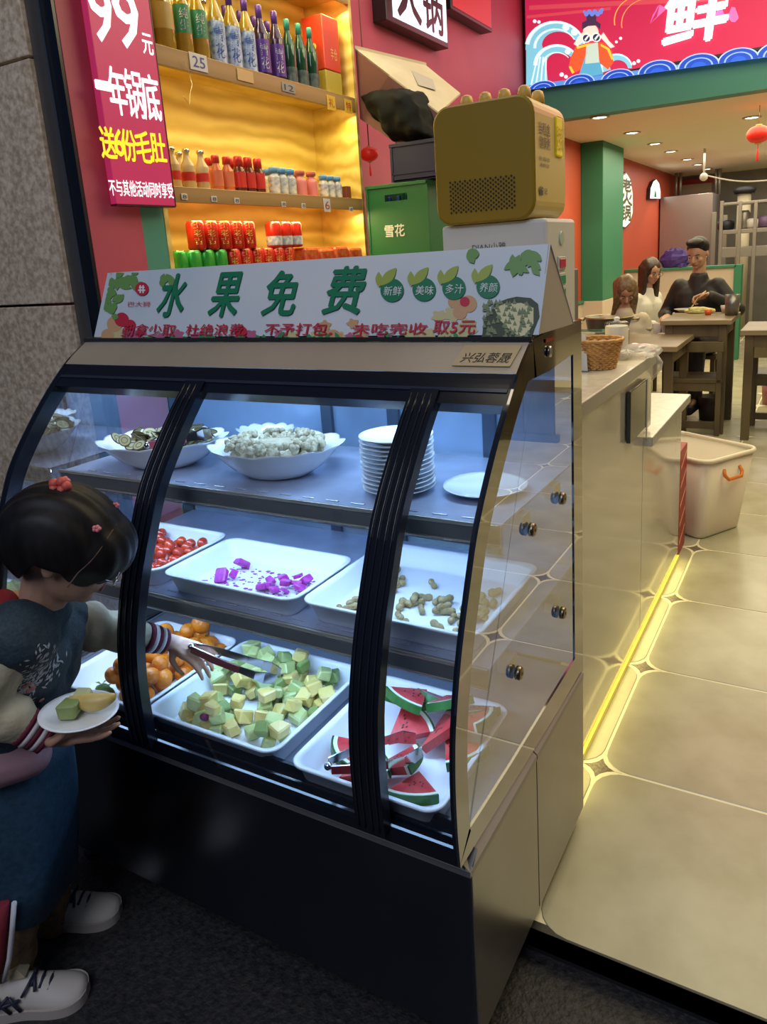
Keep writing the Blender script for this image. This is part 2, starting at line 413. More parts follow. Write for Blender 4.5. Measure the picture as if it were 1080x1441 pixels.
# base cabinet
base = MB().box(CX, -.0005, .004, .655, .03, HB-.028)
part('base_cabinet', MB().bbox(CX, 0, .002, .30, .03, HB-.03, .003), STEELDARK, case)
side_st = mat('side_stainless', (.30, .29, .265), .3, metal=.8, noise_scale=3, noise_amt=.05)
part('side_panel', MB().bbox(-.004, .002, .006, .325, .03, HB-.028, .001), side_st, case)
part('side_panel', MB().bbox(-.004, .002, .329, .66, .03, HB-.028, .001), side_st, case)
part('back_cabinet', MB().bbox(CX, -.004, .30, .66, .03, HB-.03, .003), STEELDARK, case)
part('side_panel', MB().bbox(CX-.003, CX+.002, .006, .66, .03, HB-.028, .001), side_st, case)
# sloping stainless rim round the top of the base
def rim(mbx, p, q, inn, z0, z1):
    p = Vector(p); q = Vector(q); inn = Vector(inn)
    mbx.add([(p.x, p.y, z0), (q.x, q.y, z0), (q.x, q.y, z0+.012), (p.x, p.y, z0+.012), (p.x+inn.x, p.y+inn.y, z1), (q.x+inn.x, q.y+inn.y, z1)], [(0,1,2,3), (3,2,5,4), (0,4,5,1)])
RIM = mat('rim_stainless', (.30, .30, .30), .42, metal=.7)
rr = MB(); rim(rr, (CX, -.002), (.003, -.002), (0, .032, 0), HB-.028, HB+.006); part('front_rim', rr, RIM, case)
rr = MB(); rim(rr, (.003, -.002), (.003, .326), (-.026, 0, 0), HB-.028, HB+.006); part('side_rim', rr, RIM, case)
rr = MB(); rim(rr, (.003, .329), (.003, .66), (-.026, 0, 0), HB-.028, HB+.006); part('side_rim', rr, RIM, case)
rr = MB(); rim(rr, (CX-.003, .66), (CX-.003, -.002), (.026, 0, 0), HB-.028, HB+.006); part('side_rim', rr, RIM, case)
for x in (CX+.08, -.08):
    for y in (.07, .60):
        zb = ZS if y < YE else 0
        if y < YE:
            ft = MB().lathe([(.022, zb), (.024, zb+.006), (.008, zb+.012), (.008, .03)], 14, (x, y, 0)); part('levelling_foot', ft, BLACK, case)
        else: part('levelling_foot', MB().lathe([(.022, 0), (.024, .006), (.01, .012), (.01, .03)], 14, (x, y, 0)), BLACK, case)
# deck and shelves
part('deck', MB().box(CX+.01, -.012, .03, .645, HB-.004, HB+.004), DECK, case)
def shelf(y0, y1, z, n):
    s = part('shelf', MB().box(CX+.03, -.014, y0, y1, z-.004, z).box(CX+.03, -.014, y0, y0+.004, z-.042, z-.004), mat('shelf_steel', (.42, .45, .56), .35, metal=.35, noise_scale=8, noise_amt=.1), case)
    part('shelf_lip', MB().bbox(CX+.028, -.013, y0-.006, y0+.002, z-.034, z+.003, .002), mat('lip_steel', (.20, .205, .20), .35, metal=.5), s)
    part('lip_highlight', MB().bbox(CX+.028, -.013, y0-.009, y0-.004, z-.003, z+.0045, .001), mat('lip_highlight', (.62, .60, .52), .25, metal=.6), s); part('lip_highlight', MB().bbox(CX+.028, -.013, y0-.007, y0-.004, z-.036, z-.032, .001), mat('lip_highlight', None), s)  # pale strips stand in for the highlight along the lip edges
    for k in range(18):
        xx = CX+.10+k*.06; part('shelf_slot', MB().bbox(xx, xx+.03, y0+.02, y0+.025, z, z+.002, .0008), mat('slot_bright', (.62, .66, .75), .2, metal=.5), s)
    return s
Z1 = .94; Z2 = .70
shelf(.21, .62, Z1, 1); shelf(.14, .62, Z2, 2)
for (y, z) in ((.505, .90), (.322, .897), (.50, .643), (.236, .646)):
    for xx, d in ((.0, 1), (CX, -1)):
        M = Matrix.Translation((xx, y, z)) @ Matrix.Rotation(PI/2*d, 4, 'Y')
        b = MB().lathe([(.013, 0), (.013, .008), (.010, .011), (.004, .011)], 16, M=M)
        bb = part('glass_bolt', b, mat('bolt_brass', (.25, .20, .13), .3, metal=1), case)
        part('bolt_hole', MB().lathe([(.004, .0112), (.001, .0116)], 10, M=M), BLACK, bb)
    part('shelf_bracket', MB().box(CX+.004, CX+.03, y-.02, y+.02, z+.005, z+.03).box(-.03, -.006, y-.02, y+.02, z+.005, z+.03), DECK, case)
# glass ends with a printed black border
outer = [(a, b) for a, b in PS]+[(.45, 1.252), (.58, 1.253), (.665, 1.251), (.668, 1.0), (.669, .7), (.670, .41), (.42, .419), (.20, .428), (.06, .434)]
def inset(poly, amt):
    n = len(poly); out = []
    for i, (y, z) in enumerate(poly):
        p = Vector(poly[i-1]); q = Vector(poly[(i+1) % n]); t = (q-p).normalized(); nn = Vector((t.y, -t.x))
        a = amt(y, z); out.append((y+nn.x*a, z+nn.y*a))
    return out
inner = inset(outer, lambda y, z: .045)
def clampw(y, z):
    y0 = y_at(min(max(z, .44), 1.24))+.040 if z < 1.20 else .33
    return (min(max(y, y0), .605), min(max(z, .475), 1.175 if y < .5 else 1.185))
inner = [clampw(y, z) for y, z in inner]
for xx, d in ((0, -1), (CX, 1)):
    x0 = xx+d*.001; x1 = xx+d*.006; n = len(outer)
    vs = [(x0, y, z) for y, z in outer]+[(x0, y, z) for y, z in inner]+[(x1, y, z) for y, z in outer]+[(x1, y, z) for y, z in inner]; fs = []
    for i in range(n):
        j = (i+1) % n; fs += [(i, j, n+j, n+i), (2*n+j, 2*n+i, 3*n+i, 3*n+j), (j, i, 2*n+i, 2*n+j), (n+i, n+j, 3*n+j, 3*n+i)]
    bo = part('printed_border', MB().add(vs, fs), BLACKGLOSS, case)
    ib = MB(); ws = []
    for q in inner:
        if not ws or math.hypot(q[0]-ws[-1][0], q[1]-ws[-1][1]) > .002: ws.append(q)
    ib.add([((x0+x1)/2, y, z) for y, z in ws], [tuple(range(len(ws)))])
    part('end_glass', ib, SIDEGLASS, case)
# left and right edge beads of the frame (black arch seen edge on)
def bow(x0, x1, z0, z1, o0, o1, n=26):
    a = prof_pts(z0, z1, o0, n); b = prof_pts(z0, z1, o1, n); loops = []
    for (ya, za), (yb, zb) in zip(a, b): loops.append([Vector((x0, ya, za)), Vector((x1, ya, za)), Vector((x1, yb, zb)), Vector((x0, yb, zb))])
    mm = MB(); mm.loft(loops, smooth=False); return mm
part('arch_frame', bow(CX+.006, CX+.020, .44, 1.235, .001, .035), BLACKFRAME, case)
part('arch_frame', bow(-.012, -.0065, .44, 1.235, .001, .008), BLACKFRAME, case)
# top canopy
can = MB(); strip = prof_pts(1.196, 1.243, .001, 6)
can.add([(CX, a, b) for a, b in strip]+[(-.003, a, b) for a, b in strip], [(i, i+1, len(strip)+i+1, len(strip)+i) for i in range(len(strip)-1)])
can.box(CX+.006, -.0065, .362, .66, 1.236, 1.250).box(CX+.006, -.0065, .655, .662, 1.19, 1.24)
part('canopy', can, mat('canopy_lit_beige', (.48, .41, .30), .42, metal=.35, noise_scale=2, noise_amt=.12, stretch=(1, .1, .1)), case)  # stainless strip; beige of the reflected lit shop is put into the colour
part('canopy_edge', MB().box(CX+.002, -.002, .355, .372, 1.243, 1.2515), mat('canopy_edge_dark', (.03, .03, .03), .3), case)
part('top_track', bow(CX+.006, -.0065, 1.150, 1.196, .002, .030, 6), BLACKFRAME, case)
part('track_groove', bow(CX+.02, -.012, 1.168, 1.173, -.0005, .003, 2), mat('track_groove', (.05, .06, .09), .2, metal=.5), case)
part('bottom_track', MB().box(CX+.006, -.0065, -.018, .042, HB+.003, HB+.022).box(CX+.006, -.0065, -.018, -.012, HB+.022, HB+.036).box(CX+.006, -.0065, .008, .012, HB+.022, HB+.032).box(CX+.006, -.0065, .034, .042, HB+.022, HB+.04), BLACKFRAME, case)
part('track_line', MB().box(CX+.01, -.01, -.006, -.003, HB+.022, HB+.0235).box(CX+.01, -.01, .018, .021, HB+.022, HB+.0235), STEEL, case)
# plate with the maker's lettering
pa = W(643, 522, 'y', .315); q0 = prof_pts(1.205, 1.236, -.001, 1)
v = Vector((0, q0[1][0]-q0[0][0], q0[1][1]-q0[0][1])); nrm = Vector((1, 0, 0)).cross(v).normalized()
pz = [Vector((xx, q0[k][0], q0[k][1])) for xx, k in ((-.135, 0), (-.022, 0), (-.016, 1), (-.128, 1))]
npl = part('name_plate', MB().prism(pz, nrm*.0015), mat('name_plate_gold', (.62, .50, .30), .35, metal=.4), case)
write('writing', '兴弘蓉晟', mat('plate_ink', (.04, .03, .02), .5), npl, Vector((-.122, q0[0][0], q0[0][1]))+v*.14+nrm*.001, (1, 0, 0), v, .094, .027, slant=.15)
# sliding doors
def door(x0, x1, off, nm, stile_w, right_w=None):
    d = MB(); a = prof_pts(HB+.03, 1.165, off+.006, 26); n = len(a)
    d.add([(x0+.01, y, z) for y, z in a]+[(x1-.01, y, z) for y, z in a], [(i, i+1, n+i+1, n+i) for i in range(n-1)], True)
    g = part('sliding_door', d, DOORGLASS, case)
    for s0, s1 in ((x0, x0+stile_w), (x1-(right_w or stile_w), x1)):
        sb = bow(s0, s1, HB+.022, 1.168, off-.004, off+.018)
        st = part('stile', sb, BLACKFRAME, g)
    return g
door(-.765, -.140, .000, 'a', .058)
door(-.205, -.0085, .024, 'b', .05, .007)
gr = MB()
for xx in (-.757, -.741, -.724, -.191, -.178, -.163, -.150):
    a = prof_pts(HB+.03, 1.16, -.0055, 24)
    for k in range(len(a)-1):
        pass
    part('stile_ridge', MB().tube([(xx, y, z) for y, z in a], .0016, 4), mat('ridge_black', (.012, .014, .02), .15, spec=.8), case)
# glass back with dark uprights
bk = mat('hazy_back_glass', (.30, .42, .58), .25, metal=.35, noise_scale=2, noise_amt=.25)  # blue-grey haze of the mirrored lit shelves is put into the colour
part('back_glass', MB().box(CX+.01, -.012, .648, .652, HB+.01, 1.235), bk, case)
for px in (463, 556, 690):
    a = W(px, 600, 'y', .645)
    if a.x < -.02: part('back_upright', MB().box(a.x-.016, a.x+.016, .636, .647, HB+.01, 1.235), mat('upright_steel', (.10, .13, .18), .3, metal=.6), case)
part('back_rail', MB().box(CX+.01, -.012, .630, .647, 1.10, 1.125), STEELDARK, case)
# lamps inside, seen as tubes
lt = glow('case_tube_glow', (.62, .82, 1.0), 7)
part('lamp_tube', MB().tube([(CX+.05, .375, 1.215), (-.05, .375, 1.215)], .006, 8), lt, case)
part('lamp_tube', MB().tube([(CX+.06, .232, Z1-.016), (-.04, .232, Z1-.016)], .005, 8), lt, case)
part('lamp_tube', MB().tube([(CX+.06, .162, Z2-.016), (-.04, .162, Z2-.016)], .005, 8), lt, case)
a = W(700, 449, 'x', 0)
part('lock', MB().lathe([(.011, 0), (.011, .004), (.006, .006)], 16, M=Matrix.Translation((.0, .445, 1.213)) @ Matrix.Rotation(PI/2, 4, 'Y')), STEEL, case)
part('warning_sticker', MB().box(0, .0015, .425, .475, 1.232, 1.239), mat('sticker_red', (.35, .02, .02), .4), case)

# ================================================================== BANNER ON THE CASE
bp0 = Vector((0, .365, 1.252)); bt = W(775, 342, 'y', .43); BU = Vector((1, 0, 0)); BV = Vector((0, bt.y-.365, bt.z-1.252)).normalized(); BN = BU.cross(BV)
def bw(px, py): return WP(px, py, bp0, BN)
corner = [bw(130, 489), bw(757, 484), bw(775, 343), bw(152, 381)]
def B2(p): d = p-bp0; return (d.dot(BU), d.dot(BV))
cb = [B2(p) for p in corner]
bx0 = (cb[0][0]+cb[3][0])/2; bx1 = cb[1][0]; bh = cb[2][1]
ban = thing('banner', 'long white tent banner on the case top saying fruit is free in green characters', 'banner', (bx0, .365, 1.252))
def bpnt(x, y): return bp0+BU*x+BV*y
paper = mat('banner_print', (.56, .66, .72), .35, noise_scale=2.2, col2=(.72, .74, .74), coat=.1)
sh = [bpnt(cb[0][0], .002), bpnt(cb[1][0], .002), bpnt(cb[2][0], bh), bpnt(cb[3][0], bh)]
part('front_sheet', MB().prism(sh, -BN*.002), paper, ban)
bk0 = W(799, 455, 'z', 1.252); bl = .565
part('back_sheet', MB().prism([Vector((cb[1][0]+.005, bl, 1.252)), Vector((cb[0][0], bl, 1.252)), sh[3]-BN*.003, sh[2]-BN*.003], (0, .002, 0)), mat('banner_back', (.50, .45, .38), .6), ban)
part('end_flap', MB().prism([sh[1]+Vector((-.002, .002, 0)), Vector((cb[1][0]+.004, bl, 1.253)), sh[2]+Vector((-.002, -.001, 0))], (-.0015, 0, 0)), mat('banner_back', None), ban)
bf = lambda x, y: bw(x, y)
G1 = mat('print_dark_green', (.015, .20, .09), .4); G2 = mat('print_leaf_green', (.16, .33, .09), .4); G3 = mat('print_olive', (.36, .44, .08), .4)
RD = mat('print_red', (.55, .03, .06), .4); PK = mat('print_pink', (.48, .14, .24), .4); OR = mat('print_orange', (.62, .36, .18), .4); YL = mat('print_yellow', (.60, .54, .26), .4)
# coloured fruit print along the foot of the sheet and leaves in the corners
rnd = random.Random(3)
def blobs(n, x0, x1, y0, y1, r0, r1, lobes=5):
    out = []
    for _ in range(n):
        cx = rnd.uniform(x0, x1); cy = rnd.uniform(y0, y1); r = rnd.uniform(r0, r1); a0 = rnd.random()*6
        out.append([(cx+r*(1+.22*math.sin(lobes*t+a0))*math.cos(t), cy+.8*r*(1+.22*math.sin(lobes*t+a0))*math.sin(t)) for t in [2*PI*k/18 for k in range(18)]])
    return out
def leaf(cx, cy, L, wd, a):
    pts = []
    for k in range(9):
        t = k/8; pts.append((t*L, wd*math.sin(PI*t)))
    for k in range(7, 0, -1):
        t = k/8; pts.append((t*L, -wd*math.sin(PI*t)))
    ca, sa = math.cos(a), math.sin(a); return [(cx+x*ca-y*sa, cy+x*sa+y*ca) for x, y in pts]
prints('flower_print', blobs(12, 150, 300, 470, 482, 5, 9)+blobs(8, 320, 440, 470, 482, 5, 8)+blobs(10, 460, 600, 472, 482, 5, 8), PK, ban, bf, .0006, BN)
prints('fruit_print', blobs(4, 150, 170, 460, 475, 8, 12)+blobs(12, 360, 640, 470, 482, 6, 10)+blobs(7, 600, 665, 430, 475, 9, 14), YL, ban, bf, .0009, BN)
prints('fruit_print', [disc((162, 456), 11), disc((152, 472), 9), disc((660, 428), 12), disc((648, 440), 10), disc((470, 474), 10), disc((640, 425), 9)]+blobs(5, 420, 640, 450, 478, 6, 10), OR, ban, bf, .0013, BN)
prints('pomegranate_print', [disc((172, 450), 10), disc((184, 458), 8), disc((340, 468), 9), disc((655, 425), 7), disc((505, 480), 9)], RD, ban, bf, .0016, BN)
lv = [leaf(rnd.uniform(138, 200), rnd.uniform(386, 400), rnd.uniform(12, 24), 5, rnd.uniform(-1, 2.6)) for _ in range(20)]+[leaf(rnd.uniform(136, 165), rnd.uniform(400, 448), rnd.uniform(10, 20), 4.5, rnd.uniform(-1, 2.8)) for _ in range(16)]
lv = [[(max(x, 136+(489-y)*.2), max(y, 384)) for x, y in l] for l in lv]
lv += [leaf(rnd.uniform(225, 245), rnd.uniform(382, 392), 14, 4, rnd.uniform(.6, 2.2)) for _ in range(6)]
lv += [[(min(x, 766-(y-342)*.1), max(y, 348)) for x, y in leaf(rnd.uniform(722, 758), rnd.uniform(350, 375), rnd.uniform(14, 24), 5, rnd.uniform(.3, 2.8))] for _ in range(22)]
lv += [leaf(rnd.uniform(658, 672), rnd.uniform(350, 362), 14, 5, rnd.uniform(0, 3)) for _ in range(5)]
prints('leaf_print', lv, G2, ban, bf, .0019, BN)
lv = [leaf(rnd.uniform(200, 680), rnd.uniform(478, 484), rnd.uniform(8, 16), 3, -rnd.uniform(.2, 2.9)) for _ in range(40)]
prints('leaf_print', lv, mat('print_mid_green', (.05, .26, .08), .4), ban, bf, .0022, BN)
# durian
du = [(676, 484), (677, 470), (682, 450), (688, 440), (697, 428), (712, 421), (728, 418), (745, 420), (758, 428), (757, 445), (752, 465), (744, 484)]
sp = []
for k in range(110):
    x = rnd.uniform(682, 750); y = rnd.uniform(424, 480); sp.append([(x-3, y+2), (x+3, y+2), (x, y-5)])
dn = [(x+(3 if i % 2 else 0), y) for i, (x, y) in enumerate(du)]
prints('durian_print', [dn], mat('print_durian_dark', (.05, .07, .035), .5), ban, bf, .0026, BN)
prints('durian_spikes', sp, mat('print_durian_spike', (.20, .25, .12), .5), ban, bf, .0029, BN)
prints('durian_flesh', [[(697, 434), (712, 428), (735, 427), (752, 434), (752, 456), (742, 472), (732, 474), (718, 464), (704, 450)]], mat('print_flesh', (.72, .66, .36), .5), ban, bf, .0032, BN)
# circles with leaves
for (cx, cy), tx in zip(((553, 409), (598, 408), (640, 406), (688, 404)), ('新鲜', '美味', '多汁', '养颜')):
    prints('round_badge', [disc((cx, cy), 16.5)], G1, ban, bf, .0030, BN)
    prints('badge_leaf', [leaf(cx-16, cy-6, 34, 7, -.85), leaf(cx-18, cy-4, 22, 5, -1.6)], G3, ban, bf, .0034, BN)
    a = bw(cx-12, cy+8); b = bw(cx+13, cy+8); c = bw(cx-12, cy-5)
    write('writing', tx, mat('print_white', (.75, .8, .76), .5), ban, a+BN*.003, b-a, BV, (b-a).length, (c-a).length, off=.0012)
for (x0, x1, y0, y1), ch in zip(((220, 266, 446, 388), (293, 342, 446, 386), (368, 423, 444, 384), (454, 516, 442, 378)), '水果免费'):
    a = bw(x0, y0); b = bw(x1-10, y0); c = bw(x0, y1)
    write('writing', ch, G1, ban, a, b-a, BV, (b-a).length, abs((c-a).dot(BV)), bold=.0022, slant=.12, off=.0038)
for (x0, x1), tx, h in (((172, 247), '勤拿少取', 17), ((262, 342), '杜绝浪费', 17), ((343, 348), '，', 5), ((373, 461), '不予打包', 18), ((464, 469), '，', 5), ((497, 601), '未吃完收', 18), ((610, 669), '取5元', 22)):
    a = bw(x0, 474-(x0-172)*.008); b = bw(x1, 474-(x0-172)*.008); c = bw(x0, 474-h)
    write('writing', tx, RD, ban, a, b-a, BV, (b-a).length, abs((c-a).dot(BV)), bold=.0004, slant=.06, off=.0042)
prints('round_logo', [disc((201, 407), 9.5)], RD, ban, bf, .0030, BN)
prints('logo_mark', [[(197, 404), (205, 404), (205, 406), (197, 406)], [(196, 408), (206, 408), (206, 410), (196, 410)], [(198, 402), (200, 402), (200, 413), (198, 413)], [(202, 402), (204, 402), (204, 413), (202, 413)]], mat('print_white', None), ban, bf, .0034, BN)
a = bw(181, 432); b = bw(212, 432); write('writing', '巴大狮', RD, ban, a, b-a, BV, (b-a).length, .013, off=.0034)
# ================================================================== TRAYS AND BOWLS
def tray_mesh(w, d, h, r=.03):
    L = []
    def lp(ww, dd, rr_, z): return [Vector((x, y, z)) for x, y in rrect(ww, dd, rr_, 6)]
    L = [lp(w-.045, d-.045, r-.008, 0), lp(w-.038, d-.038, r-.006, .004), lp(w-.014, d-.014, r, h-.006), lp(w, d, r+.004, h-.005), lp(w+.001, d+.001, r+.004, h-.001), lp(w-.004, d-.004, r+.002, h), lp(w-.018, d-.018, r, h-.001), lp(w-.024, d-.024, r-.003, h-.008), lp(w-.046, d-.046, r-.01, .007), lp(w-.056, d-.056, r-.014, .004)]
    return MB().loft(L)
def tray(label, x0, x1, y0, y1, z, h=.056, rot=0):
    t = tray_mesh(x1-x0, y1-y0, h); o = link('food_tray', t.mesh('food_tray', PLASTIC), None, ((x0+x1)/2, (y0+y1)/2, z), (0, 0, rot)); tag(o, label, 'tray', 'white food trays'); return o
DZ = HB+.004
tray('white tray of whole small oranges at the open left end of the case floor', -1.085, -.795, .02, .355, DZ)
tray('white tray of melon chunks in the middle of the case floor', -.785, -.425, .022, .365, DZ)
tray('white tray of watermelon slices at the right end of the case floor', -.385, -.062, .014, .36, DZ)
tray('white tray of dragon fruit scraps on the middle shelf', -.815, -.440, .145, .385, Z2, .05)
tray('white tray of peanuts at the right of the middle shelf', -.430, -.040, .152, .495, Z2, .05)
tray('white tray of cherry tomatoes at the left of the middle shelf', -1.165, -.830, .145, .40, Z2, .05)
def bowl(label, cx, cy, z, ax, ay, h, rot=0):
    n = 48; L = []
    for k, (f, zz) in enumerate(((.42, 0), (.5, .003), (.70, h*.30), (.86, h*.62), (.97, h*.90), (1.03, h), (1.0, h-.002), (.93, h*.86), (.82, h*.60), (.66, h*.32), (.48, .010), (.2, .008))):
        sc = max(0, (f-.8)/.2) if k < 8 else 0
        L.append([Vector((ax*f*(1+.025*sc*abs(math.sin(6*2*PI*j/n))*2)*math.cos(2*PI*j/n), ay*f*(1+.025*sc*abs(math.sin(6*2*PI*j/n))*2)*math.sin(2*PI*j/n), zz+.005*sc*abs(math.sin(6*2*PI*j/n)))) for j in range(n)])
    o = link('scalloped_bowl', MB().loft(L).mesh('scalloped_bowl', PORC), None, (cx, cy, z), (0, 0, rot)); return tag(o, label, 'bowl', 'scalloped oval bowls')
bowl('white scalloped oval bowl of dried banana slices at the left of the top shelf', -.955, .335, Z1, .155, .115, .066, .35)
bowl('white scalloped oval bowl heaped with round crunchy snacks in the middle of the top shelf', -.615, .355, Z1, .150, .115, .070, .25)
bowl('small white scalloped bowl behind the two big bowls on the top shelf', -.79, .53, Z1, .075, .055, .055, .2)
# ------------------------------------------------------------------ heaps: drop pieces one after another
def heap(n, shape, z0, r, seed, jitter=1.0, flat=.8, tries=1):
    rd = random.Random(seed); out = []
    for _ in range(n):
        best = None
        for _t in range(tries):
            x, y = shape(rd); z = z0+r
            for a, b, c in out:
                d2 = (a-x)**2+(b-y)**2; m = (2*r*flat)**2
                if d2 < m: z = max(z, c+math.sqrt(m-d2)*.92)
            if best is None or z < best[2]: best = (x, y, z)
        out.append(best)
    return out
def rect(x0, x1, y0, y1): return lambda rd: (rd.uniform(x0, x1), rd.uniform(y0, y1))
def gauss(cx, cy, sx, sy, x0, x1, y0, y1):
    def f(rd):
        while True:
            x = rd.gauss(cx, sx); y = rd.gauss(cy, sy)
            if x0 < x < x1 and y0 < y < y1: return x, y
    return f
def rrot(rd): return (rd.uniform(0, 6.28), rd.uniform(0, 6.28), rd.uniform(0, 6.28))
def scatter(first, pts, seed, label, cat, group, rotf=rrot, scale=None, first_used=False):
    rd = random.Random(seed)
    for k, p in enumerate(pts):
        o = first if (k == 0 and not first_used) else dup(first)
        o.location = p; o.rotation_euler = rotf(rd); s = scale(rd) if scale else 1; o.scale = (s, s, s) if isinstance(s, (int, float)) else s
        o['label'] = label; o['category'] = cat; o['group'] = group
# cherry tomatoes
tm = mat('tomato_skin', (.50, .030, .012), .18, spec=.6, coat=.3, noise_scale=20, col2=(.62, .07, .015), sub=.1)
tom = link('cherry_tomato', MB().ell((0, 0, 0), (.0125, .0125, .0145), nu=14, nv=9).mesh('cherry_tomato', tm))
scatter(tom, heap(95, rect(-1.125, -.865, .18, .365), Z2+.005, .0125, 4, tries=3), 5, 'shiny red cherry tomato heaped in the left tray of the middle shelf', 'tomato', 'cherry tomatoes in the tray')
# small oranges with a stem scar
om = mat('orange_skin', (.62, .15, .008), .38, noise_scale=6, col2=(.72, .22, .012), bump=.25, bscale=160)
orr = thing('orange', 'whole small orange in the left tray on the case floor', 'orange')
lpart('peel', MB().ell((0, 0, 0), (.024, .024, .021), nu=20, nv=12), om, orr)
lpart('stem_scar', MB().lathe([(.0035, .0205), (.002, .0218), (.0005, .0218)], 8), mat('stem_green', (.10, .16, .03), .6), orr)
pts = heap(9, gauss(-.93, .15, .05, .04, -1.03, -.835, .06, .22), DZ+.006, .0225, 11, tries=4)+heap(44, rect(-1.04, -.835, .19, .325), DZ+.006, .0225, 12, tries=4)
pts = heap(40, lambda rd: (rd.uniform(-.96, -.835), rd.uniform(.07, .33)) if rd.random() < .75 else (rd.uniform(-1.04, -.835), rd.uniform(.22, .33)), DZ+.006, .0225, 12, tries=3)
scatter(orr, pts, 6, 'whole small orange in the left tray on the case floor', 'orange', 'small oranges in the tray', scale=lambda rd: rd.uniform(.88, 1.06))
gl = mat('green_peel', (.10, .20, .04), .5, noise_scale=20, col2=(.25, .3, .06))
for k, (x, y) in enumerate(((-.985, .075), (-.962, .068))):
    t = thing('orange', ('small green-skinned orange at the front of the orange tray', 'small green-skinned orange beside another at the front of the orange tray')[k], 'orange', (x, y, DZ+.023))
    lpart('peel', MB().ell((0, 0, 0), (.018, .018, .016)), gl, t); lf = MB()
    for q in range(4):
        a = q*1.6; lf.add([(0, 0, .016), (.012*math.cos(a-.3), .012*math.sin(a-.3), .019), (.022*math.cos(a), .022*math.sin(a), .017), (.012*math.cos(a+.3), .012*math.sin(a+.3), .019)], [(0, 1, 2, 3)])
    lpart('leaf', lf, gl, t)
# melon chunks
def chunk(name, s, m, seed):
    rd = random.Random(seed); bm = bmesh.new(); bmesh.ops.create_cube(bm, size=1)
    for v in bm.verts: v.co = Vector((v.co.x*s*rd.uniform(.75, 1.25), v.co.y*s*rd.uniform(.75, 1.25), v.co.z*s*rd.uniform(.6, .95)))
    bmesh.ops.bevel(bm, geom=list(bm.edges), offset=s*.1, segments=1, affect='EDGES'); bm.verts.index_update()
    me = bpy.data.meshes.new(name); bm.to_mesh(me); bm.free(); me.materials.append(m); return me
mg = mat('honeydew_flesh', (.42, .48, .16), .35, noise_scale=14, col2=(.58, .60, .28), sub=.15); my = mat('cantaloupe_flesh', (.66, .50, .14), .35, noise_scale=14, col2=(.72, .60, .24), sub=.15)
mk = mat('melon_green_side', (.18, .26, .06), .45, noise_scale=18, col2=(.28, .34, .11))
heapb = heap(92, lambda rd: (rd.uniform(-.755, -.455), rd.uniform(.20, .335)) if rd.random() < .82 else (rd.uniform(-.735, -.47), rd.uniform(.075, .2)), DZ+.004, .0165, 21, flat=.85, tries=3)
heapb += heap(14, rect(-.735, -.62, .072, .115), DZ+.004, .0165, 22, tries=3)
rd = random.Random(8); protos = {}
for k, p in enumerate(heapb):
    q = 'g' if rd.random() < .52 else ('y' if rd.random() < .62 else 'k'); v = rd.randrange(3)
    lab = {'g': 'pale green honeydew chunk in the middle tray on the case floor', 'y': 'pale yellow melon chunk in the middle tray on the case floor', 'k': 'melon chunk with darker green skin side in the middle tray'}[q]
    key = (q, v)
    if key not in protos: protos[key] = link('melon_chunk', chunk('melon_chunk', .031, {'g': mg, 'y': my, 'k': mk}[q], 30+v)); o = protos[key]
    else: o = dup(protos[key])
    o.location = p; o.rotation_euler = (rd.uniform(-.5, .5), rd.uniform(-.5, .5), rd.uniform(0, 6.28)); s = rd.uniform(.8, 1.15); o.scale = (s, s, s)
    tag(o, lab, 'melon piece', {'g': 'green melon chunks in the tray', 'y': 'yellow melon chunks in the tray', 'k': 'melon chunks with skin in the tray'}[q])
single('grape_half', MB().ell((-.655, .075, DZ+.045), (.012, .011, .010)), mat('grape_purple', (.22, .02, .10), .3), 'purple-red fruit half lying on the melon chunks at the tray front', 'fruit', (-.655, .075, DZ+.045))
# watermelon slices: flesh, white rind and green skin
fl = mat('watermelon_flesh', (.50, .03, .035), .35, noise_scale=22, col2=(.66, .10, .09), sub=.2, bump=.2, bscale=50); wr = mat('watermelon_white_rind', (.72, .78, .62), .4); gs = mat('watermelon_skin', (.015, .07, .015), .3, noise_scale=18, col2=(.06, .17, .04))
seedm = mat('seed_black', (.01, .008, .008), .3)
def slice_mesh(seed):
    rd = random.Random(seed); R0 = .098; a = .52; n = 7; th = .017
    def arc(r, dz): return [Vector((r*math.sin(-a+2*a*k/n), dz, r*math.cos(-a+2*a*k/n))) for k in range(n+1)]
    def wedge(r0, r1):
        if r0 == 0: pts = [Vector((0, 0, 0))]+arc(r1, 0)
        else: pts = arc(r1, 0)+list(reversed(arc(r0, 0)))
        return MB().prism([p-Vector((0, th/2, .05)) for p in pts], (0, th, 0))
    sd = MB()
    for _ in range(7):
        t = rd.uniform(-a*.7, a*.7); r = rd.uniform(.035, .066)
        for s in (-1, 1): sd.ell((r*math.sin(t), s*th/2, r*math.cos(t)-.05), (.0018, .0008, .003), nu=6, nv=4)
    return wedge(0, R0-.012).mesh('flesh', fl), wedge(R0-.012, R0-.004).mesh('white_rind', wr), wedge(R0-.004, R0).mesh('skin', gs), sd.mesh('seeds', seedm)
SM = [slice_mesh(k) for k in range(3)]
